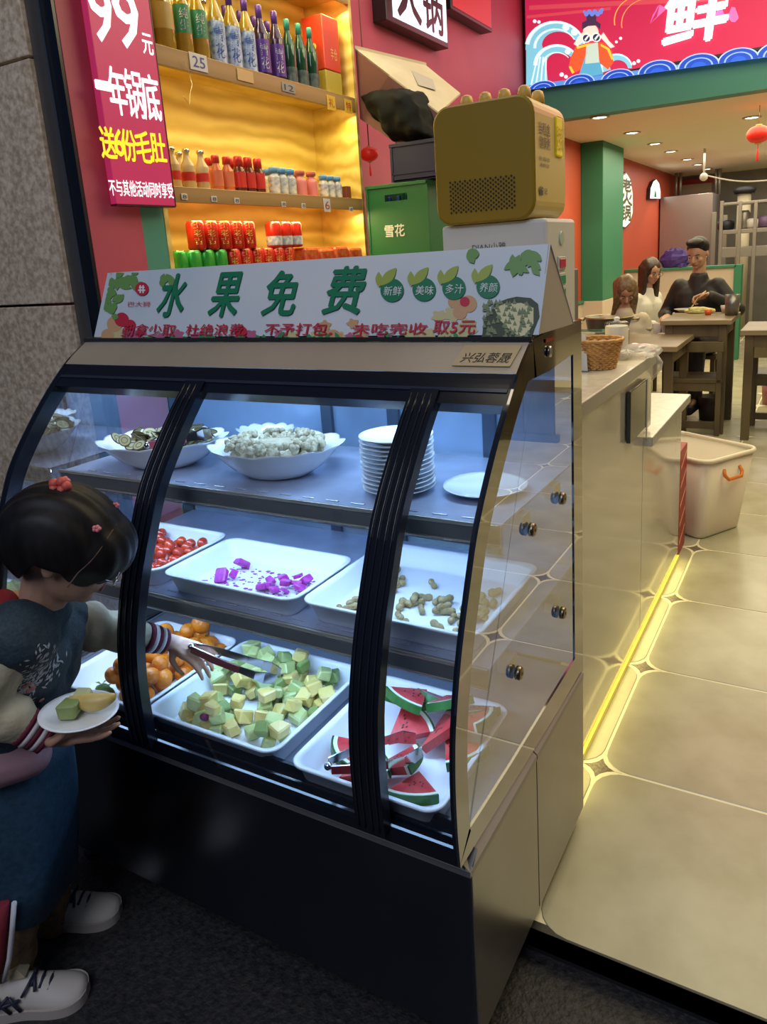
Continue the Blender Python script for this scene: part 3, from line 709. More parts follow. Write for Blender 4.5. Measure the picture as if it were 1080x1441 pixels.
ws = [  # x, y, z, tilt x, tilt y, yaw, label
    (-.275, .300, .055, 1.2, .2, .3, 'watermelon slice lying flesh up at the back left of the right-hand tray'),
    (-.200, .310, .060, 1.0, -.2, -.5, 'watermelon slice leaning at the back middle of the right-hand tray'),
    (-.125, .300, .062, 1.15, .1, .8, 'watermelon slice at the back right corner of the right-hand tray'),
    (-.160, .225, .052, .9, .3, 2.2, 'watermelon slice with its pale rind turned up in the middle of the tray'),
    (-.110, .200, .040, 1.4, 0, 1.0, 'watermelon slice by the right side wall of the tray'),
    (-.235, .220, .045, 1.3, -.3, 2.8, 'watermelon slice under the other slices in the tray middle'),
    (-.145, .085, .030, 1.35, 0, .35, 'lone watermelon slice lying at the front right corner of the tray'),
    (-.255, .085, .034, 1.45, .1, 2.5, 'watermelon slice under the tongs at the front of the tray'),
    (-.300, .125, .034, 1.4, 0, -.7, 'pale watermelon slice behind the tongs at the left of the tray'),
    (-.200, .120, .040, 1.2, .2, 1.9, 'watermelon slice between the tongs and the lone front slice'),
    (-.245, .265, .085, 1.25, .15, -.2, 'top watermelon slice of the pile at the back left of its tray'),
    (-.165, .275, .090, 1.1, -.1, .6, 'top watermelon slice of the pile at the back middle of its tray'),
    (-.105, .250, .080, 1.3, .2, 1.6, 'top watermelon slice of the pile at the back right of its tray')]
for k, (x, y, z, rx, ry, rz, lb) in enumerate(ws):
    t = thing('watermelon_slice', lb, 'watermelon', (x, y, DZ+z)); t['group'] = 'watermelon slices in the tray'; t.rotation_euler = (rx+PI/2*0, ry, rz)
    for me, nm in zip(SM[k % 3], ('flesh', 'white_rind', 'skin', 'seeds')): link(nm, me, t)
# peanuts
pm = mat('peanut_shell', (.30, .21, .08), .6, noise_scale=40, col2=(.42, .31, .14), bump=.6, bscale=160)
pn = MB().lathe([(.001, -.0175), (.0055, -.016), (.0078, -.011), (.0074, -.005), (.0058, 0), (.0076, .005), (.0083, .011), (.0056, .0165), (.001, .018)], 10, M=Matrix.Rotation(PI/2, 4, 'X'))
pea = link('peanut', pn.mesh('peanut', pm))
pp = heap(16, rect(-.37, -.31, .24, .44), Z2+.005, .0075, 41)+heap(12, rect(-.375, -.29, .205, .26), Z2+.005, .0075, 42)+heap(30, gauss(-.17, .31, .06, .06, -.28, -.09, .21, .42), Z2+.005, .0075, 43)
scatter(pea, pp, 9, 'unshelled peanut in the right tray of the middle shelf', 'peanut', 'peanuts in the tray', rotf=lambda rd: (rd.uniform(-.2, .2), 0, rd.uniform(0, 6.28)), scale=lambda rd: rd.uniform(.85, 1.05))
# dragon fruit: deep magenta chunks and bits
dm = mat('dragonfruit_magenta', (.34, .015, .24), .35, noise_scale=60, col2=(.52, .06, .40), sub=.1)
rd = random.Random(14); dch = None
for k, (x, y) in enumerate([(-.60, .27), (-.575, .285), (-.55, .26), (-.53, .275), (-.515, .29), (-.56, .235), (-.585, .245), (-.535, .24), (-.51, .26), (-.60, .235), (-.72, .315), (-.70, .26), (-.725, .245), (-.545, .30)]):
    if dch is None: dch = [link('dragon_fruit_chunk', chunk('dragon_fruit_chunk', .028, dm, 60+q)) for q in range(3)]
    o = dch[k] if k < 3 else dup(dch[k % 3]); o.location = (x, y, Z2+.014+.008*rd.random()); o.rotation_euler = (rd.uniform(-.7, .7), rd.uniform(-.7, .7), rd.uniform(0, 6.28)); s = rd.uniform(.6, 1.25); o.scale = (s, s*rd.uniform(.6, .95), s*rd.uniform(.45, .8))
    tag(o, 'magenta dragon fruit piece among the scraps in its tray', 'fruit', 'dragon fruit pieces in the tray')
db = MB()
for _ in range(170):
    x = rd.uniform(-.77, -.50); y = rd.uniform(.185, .33); s = rd.uniform(.0014, .0075)
    db.lathe([(s, 0), (s*.6, .0009)], 5, (x, y, Z2+.0045), (1, rd.uniform(.4, 1)))
single('dragon_fruit_juice', db, mat('dragonfruit_juice', (.34, .05, .36), .3), 'small purple smears and crumbs over the dragon fruit tray bottom', 'fruit crumbs', (-.6, .25, Z2), kind='stuff')
# snacks in the bowl and dried slices
sm = mat('snack_cream', (.38, .31, .18), .7, noise_scale=30, col2=(.50, .43, .28), bump=.6, bscale=200)
sn = link('snack_ball', MB().ell((0, 0, 0), (.0085, .0075, .0068), nu=8, nv=6).mesh('snack_ball', sm))
def obowl(cx, cy, a, b, rot):
    def f(rd):
        r = math.sqrt(rd.random())*.80; t = rd.uniform(0, 2*PI); x = a*r*math.cos(t); y = b*r*math.sin(t); return cx+x*math.cos(rot)-y*math.sin(rot), cy+x*math.sin(rot)+y*math.cos(rot)
    return f
pts = []
f = obowl(-.615, .355, .150, .115, .25); rd = random.Random(3)
for k in range(290):
    x, y = f(rd); r2 = ((x+.615)/.15)**2+((y-.355)/.115)**2; base = Z1+.012+.055*r2
    pts.append((x, y, min(base+.06*rd.random()**.5, Z1+.060+.044*(1-r2))))
scatter(sn, pts, 17, 'round cream-coloured crunchy snack heaped in the middle oval bowl', 'snack', 'crunchy snacks in the bowl', scale=lambda rd: rd.uniform(.85, 1.35))
single('snack_heap_core', MB().ell((-.615, .355, Z1+.045), (.112, .088, .036), M=Matrix.Rotation(.25, 3, 'Z'), nu=28, nv=12), sm, 'inside of the heap of crunchy snacks filling the oval bowl', 'snack', (-.615, .355, Z1+.045), kind='stuff')
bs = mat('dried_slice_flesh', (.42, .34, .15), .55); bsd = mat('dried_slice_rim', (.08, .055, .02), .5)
ds = thing('dried_slice', 'dried banana slice with a brown rim in the left oval bowl', 'dried fruit')
lpart('flesh', MB().lathe([(.0155, -.0012), (.0165, 0), (.0155, .0012)], 18, ax=(1, .85)), bs, ds)
lpart('brown_rim', MB().tube([(.0165*math.cos(t), .0140*math.sin(t), 0) for t in [2*PI*k/18 for k in range(18)]], .0016, 5, closed=True), bsd, ds)
lpart('brown_ring', MB().tube([(.0085*math.cos(t), .0072*math.sin(t), .0012) for t in [2*PI*k/14 for k in range(14)]], .0009, 4, closed=True), bsd, ds)
f = obowl(-.955, .345, .150, .11, .35); pts = []
for k in range(78):
    x, y = f(rd); r2 = ((x+.955)/.155)**2+((y-.345)/.115)**2; pts.append((x, y, Z1+.030+.040*r2+.030*(1-r2)*rd.random()+.012))
scatter(ds, pts, 23, 'dried banana slice with a brown rim in the left oval bowl', 'dried fruit', 'dried banana slices in the bowl', rotf=lambda rd: (rd.uniform(-.9, .9), rd.uniform(-.9, .9), rd.uniform(0, 6.28)), scale=lambda rd: rd.uniform(.9, 1.2))
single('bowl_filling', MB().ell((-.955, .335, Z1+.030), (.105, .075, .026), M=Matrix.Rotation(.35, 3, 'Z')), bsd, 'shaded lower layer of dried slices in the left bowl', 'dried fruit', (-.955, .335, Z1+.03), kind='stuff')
# pink handled tongs lying over the left bowl
def tongs(name, label, m, p, q, w=.012, open_=.02, grip=None):
    """two arms from the hinge p to the scoop ends q"""
    p = Vector(p); q = Vector(q); d = (q-p); L = d.length; d /= L; s = d.cross(Vector((0, 0, 1))).normalized(); u = s.cross(d)
    t = thing(name, label, 'tongs', p)
    for sg in (-1, 1):
        prof = [(0, 0, .006), (.02, .35, .008), (.3, .75, .009), (.6, .95, .008), (.78, 1, .010), (.88, .9, .014), (1, .55, .012)]
        a = []
        for f, o, wd in prof:
            c = p+d*(L*f)+s*(sg*open_*o); ww = wd
            a.append([c-u*ww-s*.001, c+u*ww-s*.001, c+u*ww+s*.001, c-u*ww+s*.001])
        part('arm', MB().loft(a, smooth=False), m, t)
        if grip:
            b = [[v+(s*sg*.0015 if k > 1 else -s*sg*.0005) for k, v in enumerate(l)] for l in a[1:4]]
            part('grip', MB().loft(b, smooth=False), grip, t)
    part('hinge', MB().ell(p, .008), m, t); return t
CH = mat('chrome', (.62, .63, .65), .12, metal=1)
a = W(205, 636, 'z', Z1+.082); b = W(243, 622, 'z', Z1+.087)
pg = mat('pink_grip', (.45, .10, .14), .4)
tongs('serving_tongs', 'steel tongs with pink grips resting on the dried banana bowl', CH, (-.895, .235, Z1+.078), (-.800, .345, Z1+.088), open_=.008, grip=pg)
tongs('serving_tongs', 'steel tongs with red grips lying on the watermelon slices', CH, W(462, 1078, 'z', .505), W(590, 1048, 'z', .505), open_=.036, grip=mat('red_grip', (.28, .02, .03), .4))
tongs('serving_tongs', 'small steel tongs lying at the right side of the peanut tray', CH, (-.085, .175, Z2+.03), (-.115, .31, Z2+.014), open_=.010)
# plates
def plate_me():
    return MB().lathe([(.001, 0), (.040, 0), (.046, .003), (.070, .011), (.076, .014), (.0755, .0155), (.068, .0135), (.046, .0065), (.001, .006)], 40, cap=False).mesh('plate', PORC)
PM = plate_me(); pc = Vector((-.285, .335, Z1))
words = ['bottom', 'second', 'third', 'fourth', 'fifth', 'sixth', 'seventh', 'eighth', 'ninth', 'tenth', 'eleventh', 'twelfth', 'thirteenth']
for k in range(13):
    o = link('dinner_plate', PM, None, (pc.x+.001*math.sin(k*2.1), pc.y+.001*math.cos(k*1.7), Z1+.0088*k)); tag(o, ('topmost white plate of the stack on the top shelf' if k == 12 else ('lowest white plate of the stack on the top shelf' if k == 0 else words[k]+' white plate from the bottom of the stack on the top shelf')), 'plate', 'stacked white plates')
o = link('dinner_plate', PM, None, (-.115, .385, Z1+.001)); o.scale = (1.12, 1.12, 1); tag(o, 'single white plate lying alone at the right end of the top shelf', 'plate')
# ================================================================== SHELF UNIT WITH DRINKS
ply = woodmat('yellow_plywood', 'cba94a', 'ecd47c', 4.2, .5, (1, .35, 1), 7)
lipm = woodmat('shelf_lip_wood', '9a7a48', 'ab8a58', 5, .45, (1, .1, 1), 3)
YA, YZ = .962, 2.235; XB = XW+.005
su = thing('drinks_shelf', 'tall lit plywood shelf unit full of bottles and cans on the left wall', 'shelf', (-1.62, 1.6, 0))
part('back_panel', MB().box(XB, XB+.012, YA, YZ, 1.30, 2.9), ply, su)
part('side_board', MB().box(XB, SX, YZ-.02, YZ, 0, 2.9), ply, su); part('side_board', MB().box(XB, SX, YA, YA+.018, 0, 2.9), ply, su)
part('lower_cupboard', MB().box(XB, SX-.003, YA+.018, YZ-.02, .05, 1.345), mat('cupboard_grey', (.22, .20, .19), .4), su)
SH = {}
for k, (z, h) in enumerate(((2.125, .062), (1.685, .052), (1.375, .03), (2.56, .05))):
    s = part('shelf_board', MB().box(XB, SX-.016, YA+.018, YZ-.02, z-.018, z-.003), ply, su); SH[k] = z-.003
    part('front_lip', MB().bbox(SX-.016, SX, YA+.018, YZ-.018, z-h, z, .002), lipm, s)
    if k < 2 or k == 3: part('light_strip', MB().box(SX-.05, SX-.035, YA+.05, YZ-.05, z-.024, z-.019), glow('strip_glow', (1, .78, .35), 10), s)
# price tags
def ptag(px, py, w, h, cl, txt=None, tcol=None, lab='', z=None):
    p = W(px, py, 'x', SX+.001); t = single('price_tag', MB().bbox(p.x, p.x+.003, p.y-w/2, p.y+w/2, p.z-h/2, p.z+h/2, .0008), cl, lab, 'price tag', p)
    if txt: write('writing', txt, tcol, t, (p.x+.003, p.y-w*.35, p.z-h*.32), (0, 1, 0), (0, 0, 1), w*.7, h*.64)
tw = mat('tag_white', (.62, .62, .62), .4); tb_ = mat('tag_blue_ink', (.03, .06, .35), .4); tr = mat('tag_red', (.5, .04, .03), .4); ty = mat('tag_yellow', (.75, .48, .05), .4); tk = mat('tag_ink', (.05, .04, .04), .5)
ptag(279, 88, .085, .055, tw, '25', tb_, 'big white price tag with blue figures on the top shelf edge')
ptag(345, 107, .09, .040, mat('tag_gold', (.60, .42, .18), .4), None, None, 'gold sticker right of the big blue-figured tag')
ptag(406, 124, .085, .034, mat('tag_grey', (.28, .30, .30), .4), '12', tk, 'grey price tag below the green bottles')
ptag(466, 145, .062, .058, ty, '礼', tr, 'yellow and red tag at the right end of the top shelf edge')
ptag(490, 150, .06, .058, ty, '特', tr, 'last yellow and red tag beside the wood upright on the top shelf')
ptag(460, 289, .05, .055, tw, '6', tr, 'white tag with a red figure near the right end of the middle shelf edge')
for k, px in enumerate((259, 301, 333, 399, 427, 494)): ptag(px, 277+(px-259)*.075, .028, .020, tw, '8', tk, ['small white tag nearest the maroon sign on the middle shelf edge', 'second small white tag from the maroon sign on the middle shelf edge', 'third small white tag from the maroon sign on the middle shelf edge', 'small white tag under the blue-capped bottles', 'small white tag right of the blue-capped bottles tag', 'small white tag at the far right end of the middle shelf edge'][k])
# bottles
def bottle(name, label, h, r, glass, cap, lab, labcol, z0, z1, neck=.30, shoulder=.62, word=None, wcol=None, capcol=None, capn=.0, sleeve=None):
    t = thing(name, label, 'bottle')
    prof = [(r*.9, 0), (r, .006), (r, h*shoulder*.95), (r*.96, h*shoulder), (r*.55, h*(shoulder+.14)), (r*neck, h*(shoulder+.24)), (r*neck, h*.97), (r*neck*1.15, h*.975), (r*neck*1.15, h)]
    lpart('glass_body', MB().lathe(prof, 18), glass, t)
    if cap: lpart('cap', MB().lathe([(r*neck*1.3, h*(.95-capn)), (r*neck*1.35, h), (r*neck*1.1, h+.004), (.001, h+.004)], 16), cap, t)
    if lab:
        l = lpart('label_band', MB().lathe([(r*1.012, z0), (r*1.012, z1)], 20, cap=False), labcol, t)
        if word:
            n = len(word); hh = (z1-z0)*.8/n
            for i, ch in enumerate(word):
                vs, fs = text_geo(ch); zc = z1-(z1-z0)*.1-(i+1)*hh; mb = MB(); ww = r*1.0
                x0 = min(a.x for a in vs); x1 = max(a.x for a in vs); y0 = min(a.y for a in vs); y1 = max(a.y for a in vs)
                pv = []
                for a in vs:
                    uu = ((a.x-x0)/(x1-x0)-.5)*ww; an = uu/r; pv.append((r*1.03*math.cos(an), r*1.03*math.sin(an), zc+(a.y-y0)/(y1-y0)*hh*.9))
                mb.add(pv, fs); o = link('writing', mb.mesh('writing', wcol), l)
    return t
G_y = mat('beer_yellow_glass', (.34, .21, .02), .08, spec=.8, coat=.5, emit=(.5, .3, .03), es=0); G_p = mat('purple_glass', (.035, .015, .05), .1, coat=.5); G_g = mat('green_glass', (.012, .06, .03), .08, coat=.5); G_b = mat('brown_glass', (.10, .02, .008), .08, coat=.5)
G_c = mat('clear_drink', (.55, .40, .22), .06, coat=.5)
purple = mat('purple_print', (.09, .03, .28), .35); tealp = mat('teal_print', (.04, .30, .26), .35); bluep = mat('blue_white_label', (.50, .60, .80), .4, noise_scale=50, col2=(.08, .18, .50)); greenl = mat('green_label', (.03, .22, .10), .4); silver = mat('silver_cap', (.6, .6, .62), .25, metal=1)
redl = mat('red_label', (.55, .03, .02), .4); redcap = mat('red_cap', (.50, .02, .02), .35); bluecap = mat('blue_cap', (.10, .28, .58), .35); pinkl = mat('pink_label', (.72, .22, .22), .4); whitel = mat('white_label', (.70, .68, .58), .4, noise_scale=60, col2=(.25, .30, .5)); gold = mat('gold_print', (.7, .5, .12), .35)
def row(make, spots, z, yaw=.0, labels=None, group=None):
    first = None
    for k, (x, y) in enumerate(spots):
        if first is None: first = make(); o = first
        else: o = dup(first)
        o.location = (x, y, z); o.rotation_euler = (0, 0, -.55+yaw)
        if labels: o['label'] = labels if isinstance(labels, str) else labels[k]
        if group: o['group'] = group
XF = SX-.055; zt = SH[0]
row(lambda: bottle('beer_bottle', '', .285, .042, G_y, silver, True, mat('amber_label', (.45, .30, .08), .4), .07, .15), [(XF-.02, 1.035), (XF-.01, 1.125), (XF-.10, 1.09)], zt, labels=['big amber glass bottle half behind the maroon sign', 'big amber bottle second from the maroon sign', 'big amber bottle in the back row behind the first two'], group='amber bottles on the top shelf')
row(lambda: bottle('beer_bottle', '', .265, .030, G_y, mat('silver_cap', None), True, greenl, .075, .165, word='纯生', wcol=whitel), [(XF, 1.215), (XF, 1.295)], zt, labels=['left one of two yellow bottles with green oval labels', 'right one of two yellow bottles with green oval labels'], group='yellow bottles with green labels')
row(lambda: bottle('beer_bottle', '', .265, .031, G_y, purple, True, bluep, .01, .15, word='雪花', wcol=mat('dark_blue_ink', (.02, .05, .30), .4), capn=.10), [(XF, 1.385), (XF, 1.470), (XF, 1.555)], zt, labels=['first bottle with a blue and white label, beside the green-labelled ones', 'middle bottle of the three with blue and white labels', 'third bottle with a blue and white label, beside the purple ones'], group='bottles with blue and white labels')
row(lambda: bottle('beer_bottle', '', .262, .031, G_p, purple, True, purple, .02, .14, word='雪花', wcol=whitel, capn=.12), [(XF, 1.640), (XF, 1.735)], zt, labels=['left dark bottle with a purple label and purple neck foil', 'right dark bottle with a purple label and purple neck foil'], group='purple bottles on the top shelf')
row(lambda: bottle('beer_bottle', '', .25, .029, G_g, tealp, True, mat('dark_green_label', (.02, .05, .05), .4, noise_scale=30, col2=(.12, .16, .16)), .01, .07, capn=.10), [(XF, 1.815), (XF, 1.893), (XF, 1.970)], zt, labels=['first dark green bottle with teal neck, beside the purple ones', 'middle dark green bottle with teal neck', 'last dark green bottle with teal neck, beside the red gift box'], group='green bottles on the top shelf')
row(lambda: bottle('beer_bottle', '', .262, .030, G_y, silver, False, None, 0, 0), [(XF-.11, 1.20+.085*k) for k in range(4)], zt, labels='yellow glass bottle in the back row of the top shelf', group='yellow bottles in the back row')
row(lambda: bottle('beer_bottle', '', .262, .030, G_g, purple, False, None, 0, 0, capn=.1), [(XF-.10, 1.56+.085*k) for k in range(4)], zt, labels='dark bottle with purple neck in the back row of the top shelf', group='dark bottles in the back row')
# gift boxes at the right end of the top shelf
gb = thing('gift_box', 'tall red and gold liquor gift box at the right end of the top shelf', 'box', (SX-.09, 2.11, zt))
lpart('upper_box', MB().bbox(-.055, .055, -.062, .062, .105, .325, .004), mat('gift_red', (.62, .045, .02), .35), gb)
lpart('lower_box', MB().bbox(-.055, .055, -.062, .062, 0, .103, .004), mat('gift_gold', (.45, .36, .05), .35), gb)
write('writing', '丰仓', gold, gb, (.0555, -.015, .15), (0, 1, 0), (0, 0, 1), .05, .05, world=False)
lpart('front_emblem', MB().lathe([(.016, -.0632), (.015, -.0642)], 16, M=Matrix.Translation((0, 0, .2)) @ Matrix.Rotation(PI/2, 4, 'X') @ Matrix.Rotation(0, 4, 'Z') @ Matrix.Scale(-1, 4, (0, 0, 1))), gold, gb)
# middle shelf
zm = SH[1]
row(lambda: bottle('clear_bottle', '', .135, .024, G_c, silver, True, redl, .03, .06, neck=.42), [(XF, 1.085), (XF, 1.155), (XF, 1.225), (XF-.07, 1.12), (XF-.07, 1.19)], zm, labels=['clear bottle with a red label next to the maroon sign', 'second clear bottle with a red label', 'third clear bottle with a red label, beside the red capped flasks', 'clear bottle in the second row nearest the sign', 'clear bottle in the second row, farther from the sign'], group='clear bottles on the middle shelf')
row(lambda: bottle('small_liquor_bottle', '', .125, .023, mat('pink_glass', (.55, .14, .06), .1, coat=.4), redcap, True, mat('pale_red_label', (.60, .16, .08), .4), .02, .075, neck=.5, capn=.14), [(XF, 1.300), (XF, 1.360), (XF-.06, 1.33)], zm, labels=['paler red liquor flask at the left of the red capped row', 'paler red liquor flask second in the red capped row', 'paler red liquor flask standing behind the first two'], group='paler red flasks on the middle shelf')
row(lambda: bottle('small_liquor_bottle', '', .132, .025, G_b, redcap, True, redl, .02, .078, neck=.5, capn=.22), [(XF, 1.425), (XF, 1.482), (XF, 1.540), (XF-.06, 1.45), (XF-.06, 1.51)], zm, labels=['dark liquor flask with a red cap, left of its row', 'middle dark liquor flask with a red cap', 'dark liquor flask with a red cap and red square label, right of its row', 'left dark flask in the second row', 'right dark flask in the second row'], group='dark red-capped flasks')
row(lambda: bottle('milk_drink_bottle', '', .106, .024, whitel, bluecap, True, whitel, .01, .07, neck=.62, shoulder=.68, capn=.12), [(XF, 1.635), (XF, 1.690), (XF, 1.745), (XF-.055, 1.665)], zm, labels=['first white drink bottle with a blue cap in the left group', 'second white drink bottle with a blue cap in the left group', 'third white drink bottle with a blue cap, beside the pink ones', 'white drink bottle with a blue cap behind the left group'], group='blue-capped drinks, left group')
row(lambda: bottle('peach_drink_bottle', '', .105, .026, pinkl, mat('brown_pink_cap', (.45, .12, .10), .4), True, pinkl, .01, .06, neck=.62, shoulder=.66, capn=.1), [(XF, 1.815), (XF, 1.895), (XF-.05, 1.85)], zm, labels=['left pink drink bottle', 'right pink drink bottle', 'pink drink bottle standing behind the other two'], group='pink drink bottles')
row(lambda: bottle('milk_drink_bottle', '', .096, .022, whitel, bluecap, True, whitel, .01, .06, neck=.62, shoulder=.68, capn=.12), [(XF, 1.985), (XF, 2.040), (XF, 2.095)], zm, labels=['first small white drink bottle in the right group', 'middle small white drink bottle in the right group', 'last small white drink bottle in the right group'], group='blue-capped drinks, right group')
b = single('small_box', MB().bbox(XF-.02, XF+.02, 2.14, 2.18, zm, zm+.06, .003), mat('brown_card', (.22, .05, .03), .5), 'small brown-red carton at the right end of the middle shelf', 'box', (XF, 2.16, zm))
# cans
def can(label, col, txt=None, h=.102, r=.0325, two=None):
    t = thing('drink_can', label, 'can')
    lpart('can_body', MB().lathe([(r*.82, 0), (r, .008), (r, h-.010), (r*.86, h-.001)], 20), col, t)
    lpart('can_top', MB().lathe([(r*.86, h-.002), (r*.86, h), (r*.78, h-.003), (.001, h-.003)], 18), silver, t)
    if txt:
        for i, ch in enumerate(txt):
            vs, fs = text_geo(ch); zc = h*.74-i*.028
            x0 = min(a.x for a in vs); x1 = max(a.x for a in vs); y0 = min(a.y for a in vs); y1 = max(a.y for a in vs)
            mb = MB().add([(r*1.02*math.cos((((a.x-x0)/(x1-x0))-.5)*.9), r*1.02*math.sin((((a.x-x0)/(x1-x0))-.5)*.9), zc+(a.y-y0)/(y1-y0)*.024) for a in vs], fs); lpart('writing', mb, gold, t)
    if two: lpart('print_band', MB().lathe([(r*1.01, .01), (r*1.01, h*.45)], 20, cap=False), two, t)
    return t
redcan = mat('red_can', (.62, .025, .01), .28, metal=.3); greencan = mat('green_can', (.05, .42, .06), .28, metal=.4)
zb = SH[2]; names = ['first', 'second', 'third', 'fourth', 'fifth', 'sixth', 'seventh']
row(lambda: can('', redcan, '王老吉'), [(XF, 1.475+.0), ][:0]+[(XF, 1.12+.068*6), (XF, 1.12+.068*7)][:0]+[(XF, 1.335+.068*k) for k in range(6)], zb, labels=['red can in the lower row, '+names[k]+' from the green cans' for k in range(6)], group='red cans of the lower row')
row(lambda: can('', redcan, '王老吉'), [(XF, 1.155+.070*k) for k in range(5)], zb+.102, labels=[names[k]+' red can of the upper row, counted from the teal wall' for k in range(5)], group='red cans of the upper row')
row(lambda: can('', greencan), [(XF, 1.055+.068*k) for k in range(4)], zb, labels=[names[k]+' green can of the lower row, counted from the teal wall' for k in range(4)], group='green cans')
row(lambda: can('', redcan, None, two=whitel), [(XF, 1.60), (XF, 1.67), (XF, 1.74)], zb+.103, labels=['left red and white can standing on the packs', 'middle red and white can standing on the packs', 'right red and white can standing on the packs'], group='red and white cans')
pk = mat('red_pack', (.55, .03, .015), .3, noise_scale=40, col2=(.66, .18, .05), coat=.4)
for k in range(4):
    single('drink_pack', MB().bbox(XF-.10, XF+.035, 1.755+k*.118, 1.865+k*.118, zb, zb+.100-.008*(k % 2), .012), pk, ['red shrink-wrapped drink pack nearest the red cans', 'second red shrink-wrapped drink pack', 'third red shrink-wrapped drink pack', 'last red drink pack beside the right upright'][k], 'drink pack', (XF-.03, 1.81+k*.118, zb), 'red packs on the bottom shelf')
# ------------------------------------------------------------------ promotion sign
sgm = mat('maroon_sign_face', (.42, .025, .10), .35, emit=(.42, .02, .09), es=.55)
sg = thing('promotion_sign', 'maroon lit sign with big white 99 and yellow characters hanging beside the shelf', 'sign', (SX+.03, .93, 1.6))
pA = W(165, 293, 'x', SX+.045); pB = W(248, 297, 'x', SX+.045)
part('panel', MB().bbox(SX+.02, SX+.045, pA.y, pB.y, 1.615, 2.62, .002), sgm, sg)
part('edge_strip', MB().box(SX+.019, SX+.046, pB.y-.001, pB.y+.003, 1.613, 2.622).box(SX+.019, SX+.046, pA.y, pB.y, 1.610, 1.6155), mat('sign_edge', (.05, .01, .02), .3), sg)
swh = mat('sign_white', (.85, .85, .85), .4, emit=(.9, .9, .95), es=.9); sye = mat('sign_yellow', (.85, .75, .02), .4, emit=(.85, .78, .02), es=.75)
def sw(txt, m, x0, x1, yb0, yt0, bold=0, slant=0):
    a = W(x0, yb0, 'x', SX+.0455); b = W(x1, yb0+(yt0 and 0), 'x', SX+.0455); c = W(x0, yt0, 'x', SX+.0455)
    write('writing', txt, m, sg, (SX+.0455, a.y, a.z), (0, 1, 0), (0, 0, 1), b.y-a.y, c.z-a.z, bold=bold)
sw('9', swh, 131, 162, 55, -28, .003); sw('9', swh, 166, 199, 64, -18, .003)
sw('元', swh, 202, 216, 75, 47, .001)
sw('一', swh, 135, 156, 124, 113, .003); sw('年', swh, 158, 181, 160, 94, .0018); sw('锅', swh, 181, 205, 164, 98, .0014); sw('底', swh, 204, 228, 168, 104, .0018)
sw('送', sye, 144, 165, 222, 178, .0018); sw('6', sye, 163, 176, 219, 182, .0018); sw('份', sye, 174, 194, 226, 182, .0016); sw('毛', sye, 194, 215, 228, 184, .0016); sw('肚', sye, 215, 235, 228, 187, .0016)
sw('不与其他活动同时享受', swh, 155, 244, 275, 252, .0006)
# small hanging string by the sign
single('wire', MB().tube([(SX+.01, 1.13+.03*math.sin(t*.9), 2.09-.035*t+.0*t) for t in range(4)]+[(SX+.01, 1.135, 1.95), (SX+.01, 1.11, 1.975)], .0015, 5), mat('wire_tan', (.4, .3, .15), .5), 'thin tan wire hanging from the top shelf edge beside the maroon sign', 'wire')
# ------------------------------------------------------------------ lit signs on the maroon wall
lbm = glow('lightbox_white', (.72, .86, 1.0), 1.5); lbk = mat('lightbox_side', (.02, .016, .02), .3)
s1 = thing('lit_sign', 'black framed white lit sign with black brush character high on the maroon wall', 'sign', (XW, 3.4, 2.72))
y0 = W(548, 20, 'x', XW+.09).y; y1 = W(632, 50, 'x', XW+.09).y; zz = W(548, 20, 'x', XW+.09).z
part('case_body', MB().bbox(XW, XW+.085, y0-.02, y1, zz-.03, zz+.75, .004), lbk, s1)
part('lit_face', MB().box(XW+.085, XW+.088, y0+.05, y1-.02, zz-.0, zz+.72), lbm, s1)
write('writing', '火', lbk, s1, (XW+.089, y0+.10, zz+.02), (0, 1, 0), (0, 0, 1), .27, .30, bold=.008)
write('writing', '锅', lbk, s1, (XW+.089, y0+.40, zz+.02), (0, 1, 0), (0, 0, 1), .25, .30, bold=.006)
s2 = thing('lit_sign', 'red box sign on the maroon wall farther in, next to the lit white one', 'sign', (XW, 4.1, 2.9))
y0b = y1+.06; y1b = W(694, 30, 'x', XW+.09).y
part('case_body', MB().bbox(XW, XW+.085, y0b, y1b, 2.86, 3.4, .004), lbk, s2); part('lit_face', MB().box(XW+.085, XW+.088, y0b+.02, y1b-.02, 2.88, 3.38), mat('sign_red_face', (.5, .03, .03), .4, emit=(.5, .03, .03), es=.5), s2)

# ================================================================== FASCIA LIGHTBOX
LY = YF-.06
lb = thing('menu_lightbox', 'wide lit red fascia sign with white fish character, waves and a figure with binoculars', 'sign', (.7, LY, 2.9))
lf = glow('lightbox_red', (.52, .018, .075), .95)
part('box_body', MB().box(XW+.02, 3.15, LY+.003, YF, 2.628, 3.45), lbk, lb)
part('red_face', MB().box(XW+.03, 3.14, LY, LY+.004, 2.640, 3.44), lf, lb)
part('bottom_trim', MB().box(XW+.02, 3.15, LY-.004, LY+.006, 2.622, 2.640), lbk, lb)
NL = Vector((0, -1, 0)); ff = lambda x, y: W(x, y, 'y', LY)
def fp(name, polys, col, s, off): prints(name, polys, glow('lb_'+name+'_%02d' % len(MATS), col, s*.82), lb, ff, off, NL)
fp('sky_streaks', [[(745, 8), (1080, -10), (1080, -2), (745, 14)], [(742, 22), (860, 10), (860, 14), (742, 26)]], (.66, .07, .10), 1.0, .001)
wave_l = (.22, .62, .80); wave_w = (.70, .93, 1.0); wave_d = (.01, .07, .55)
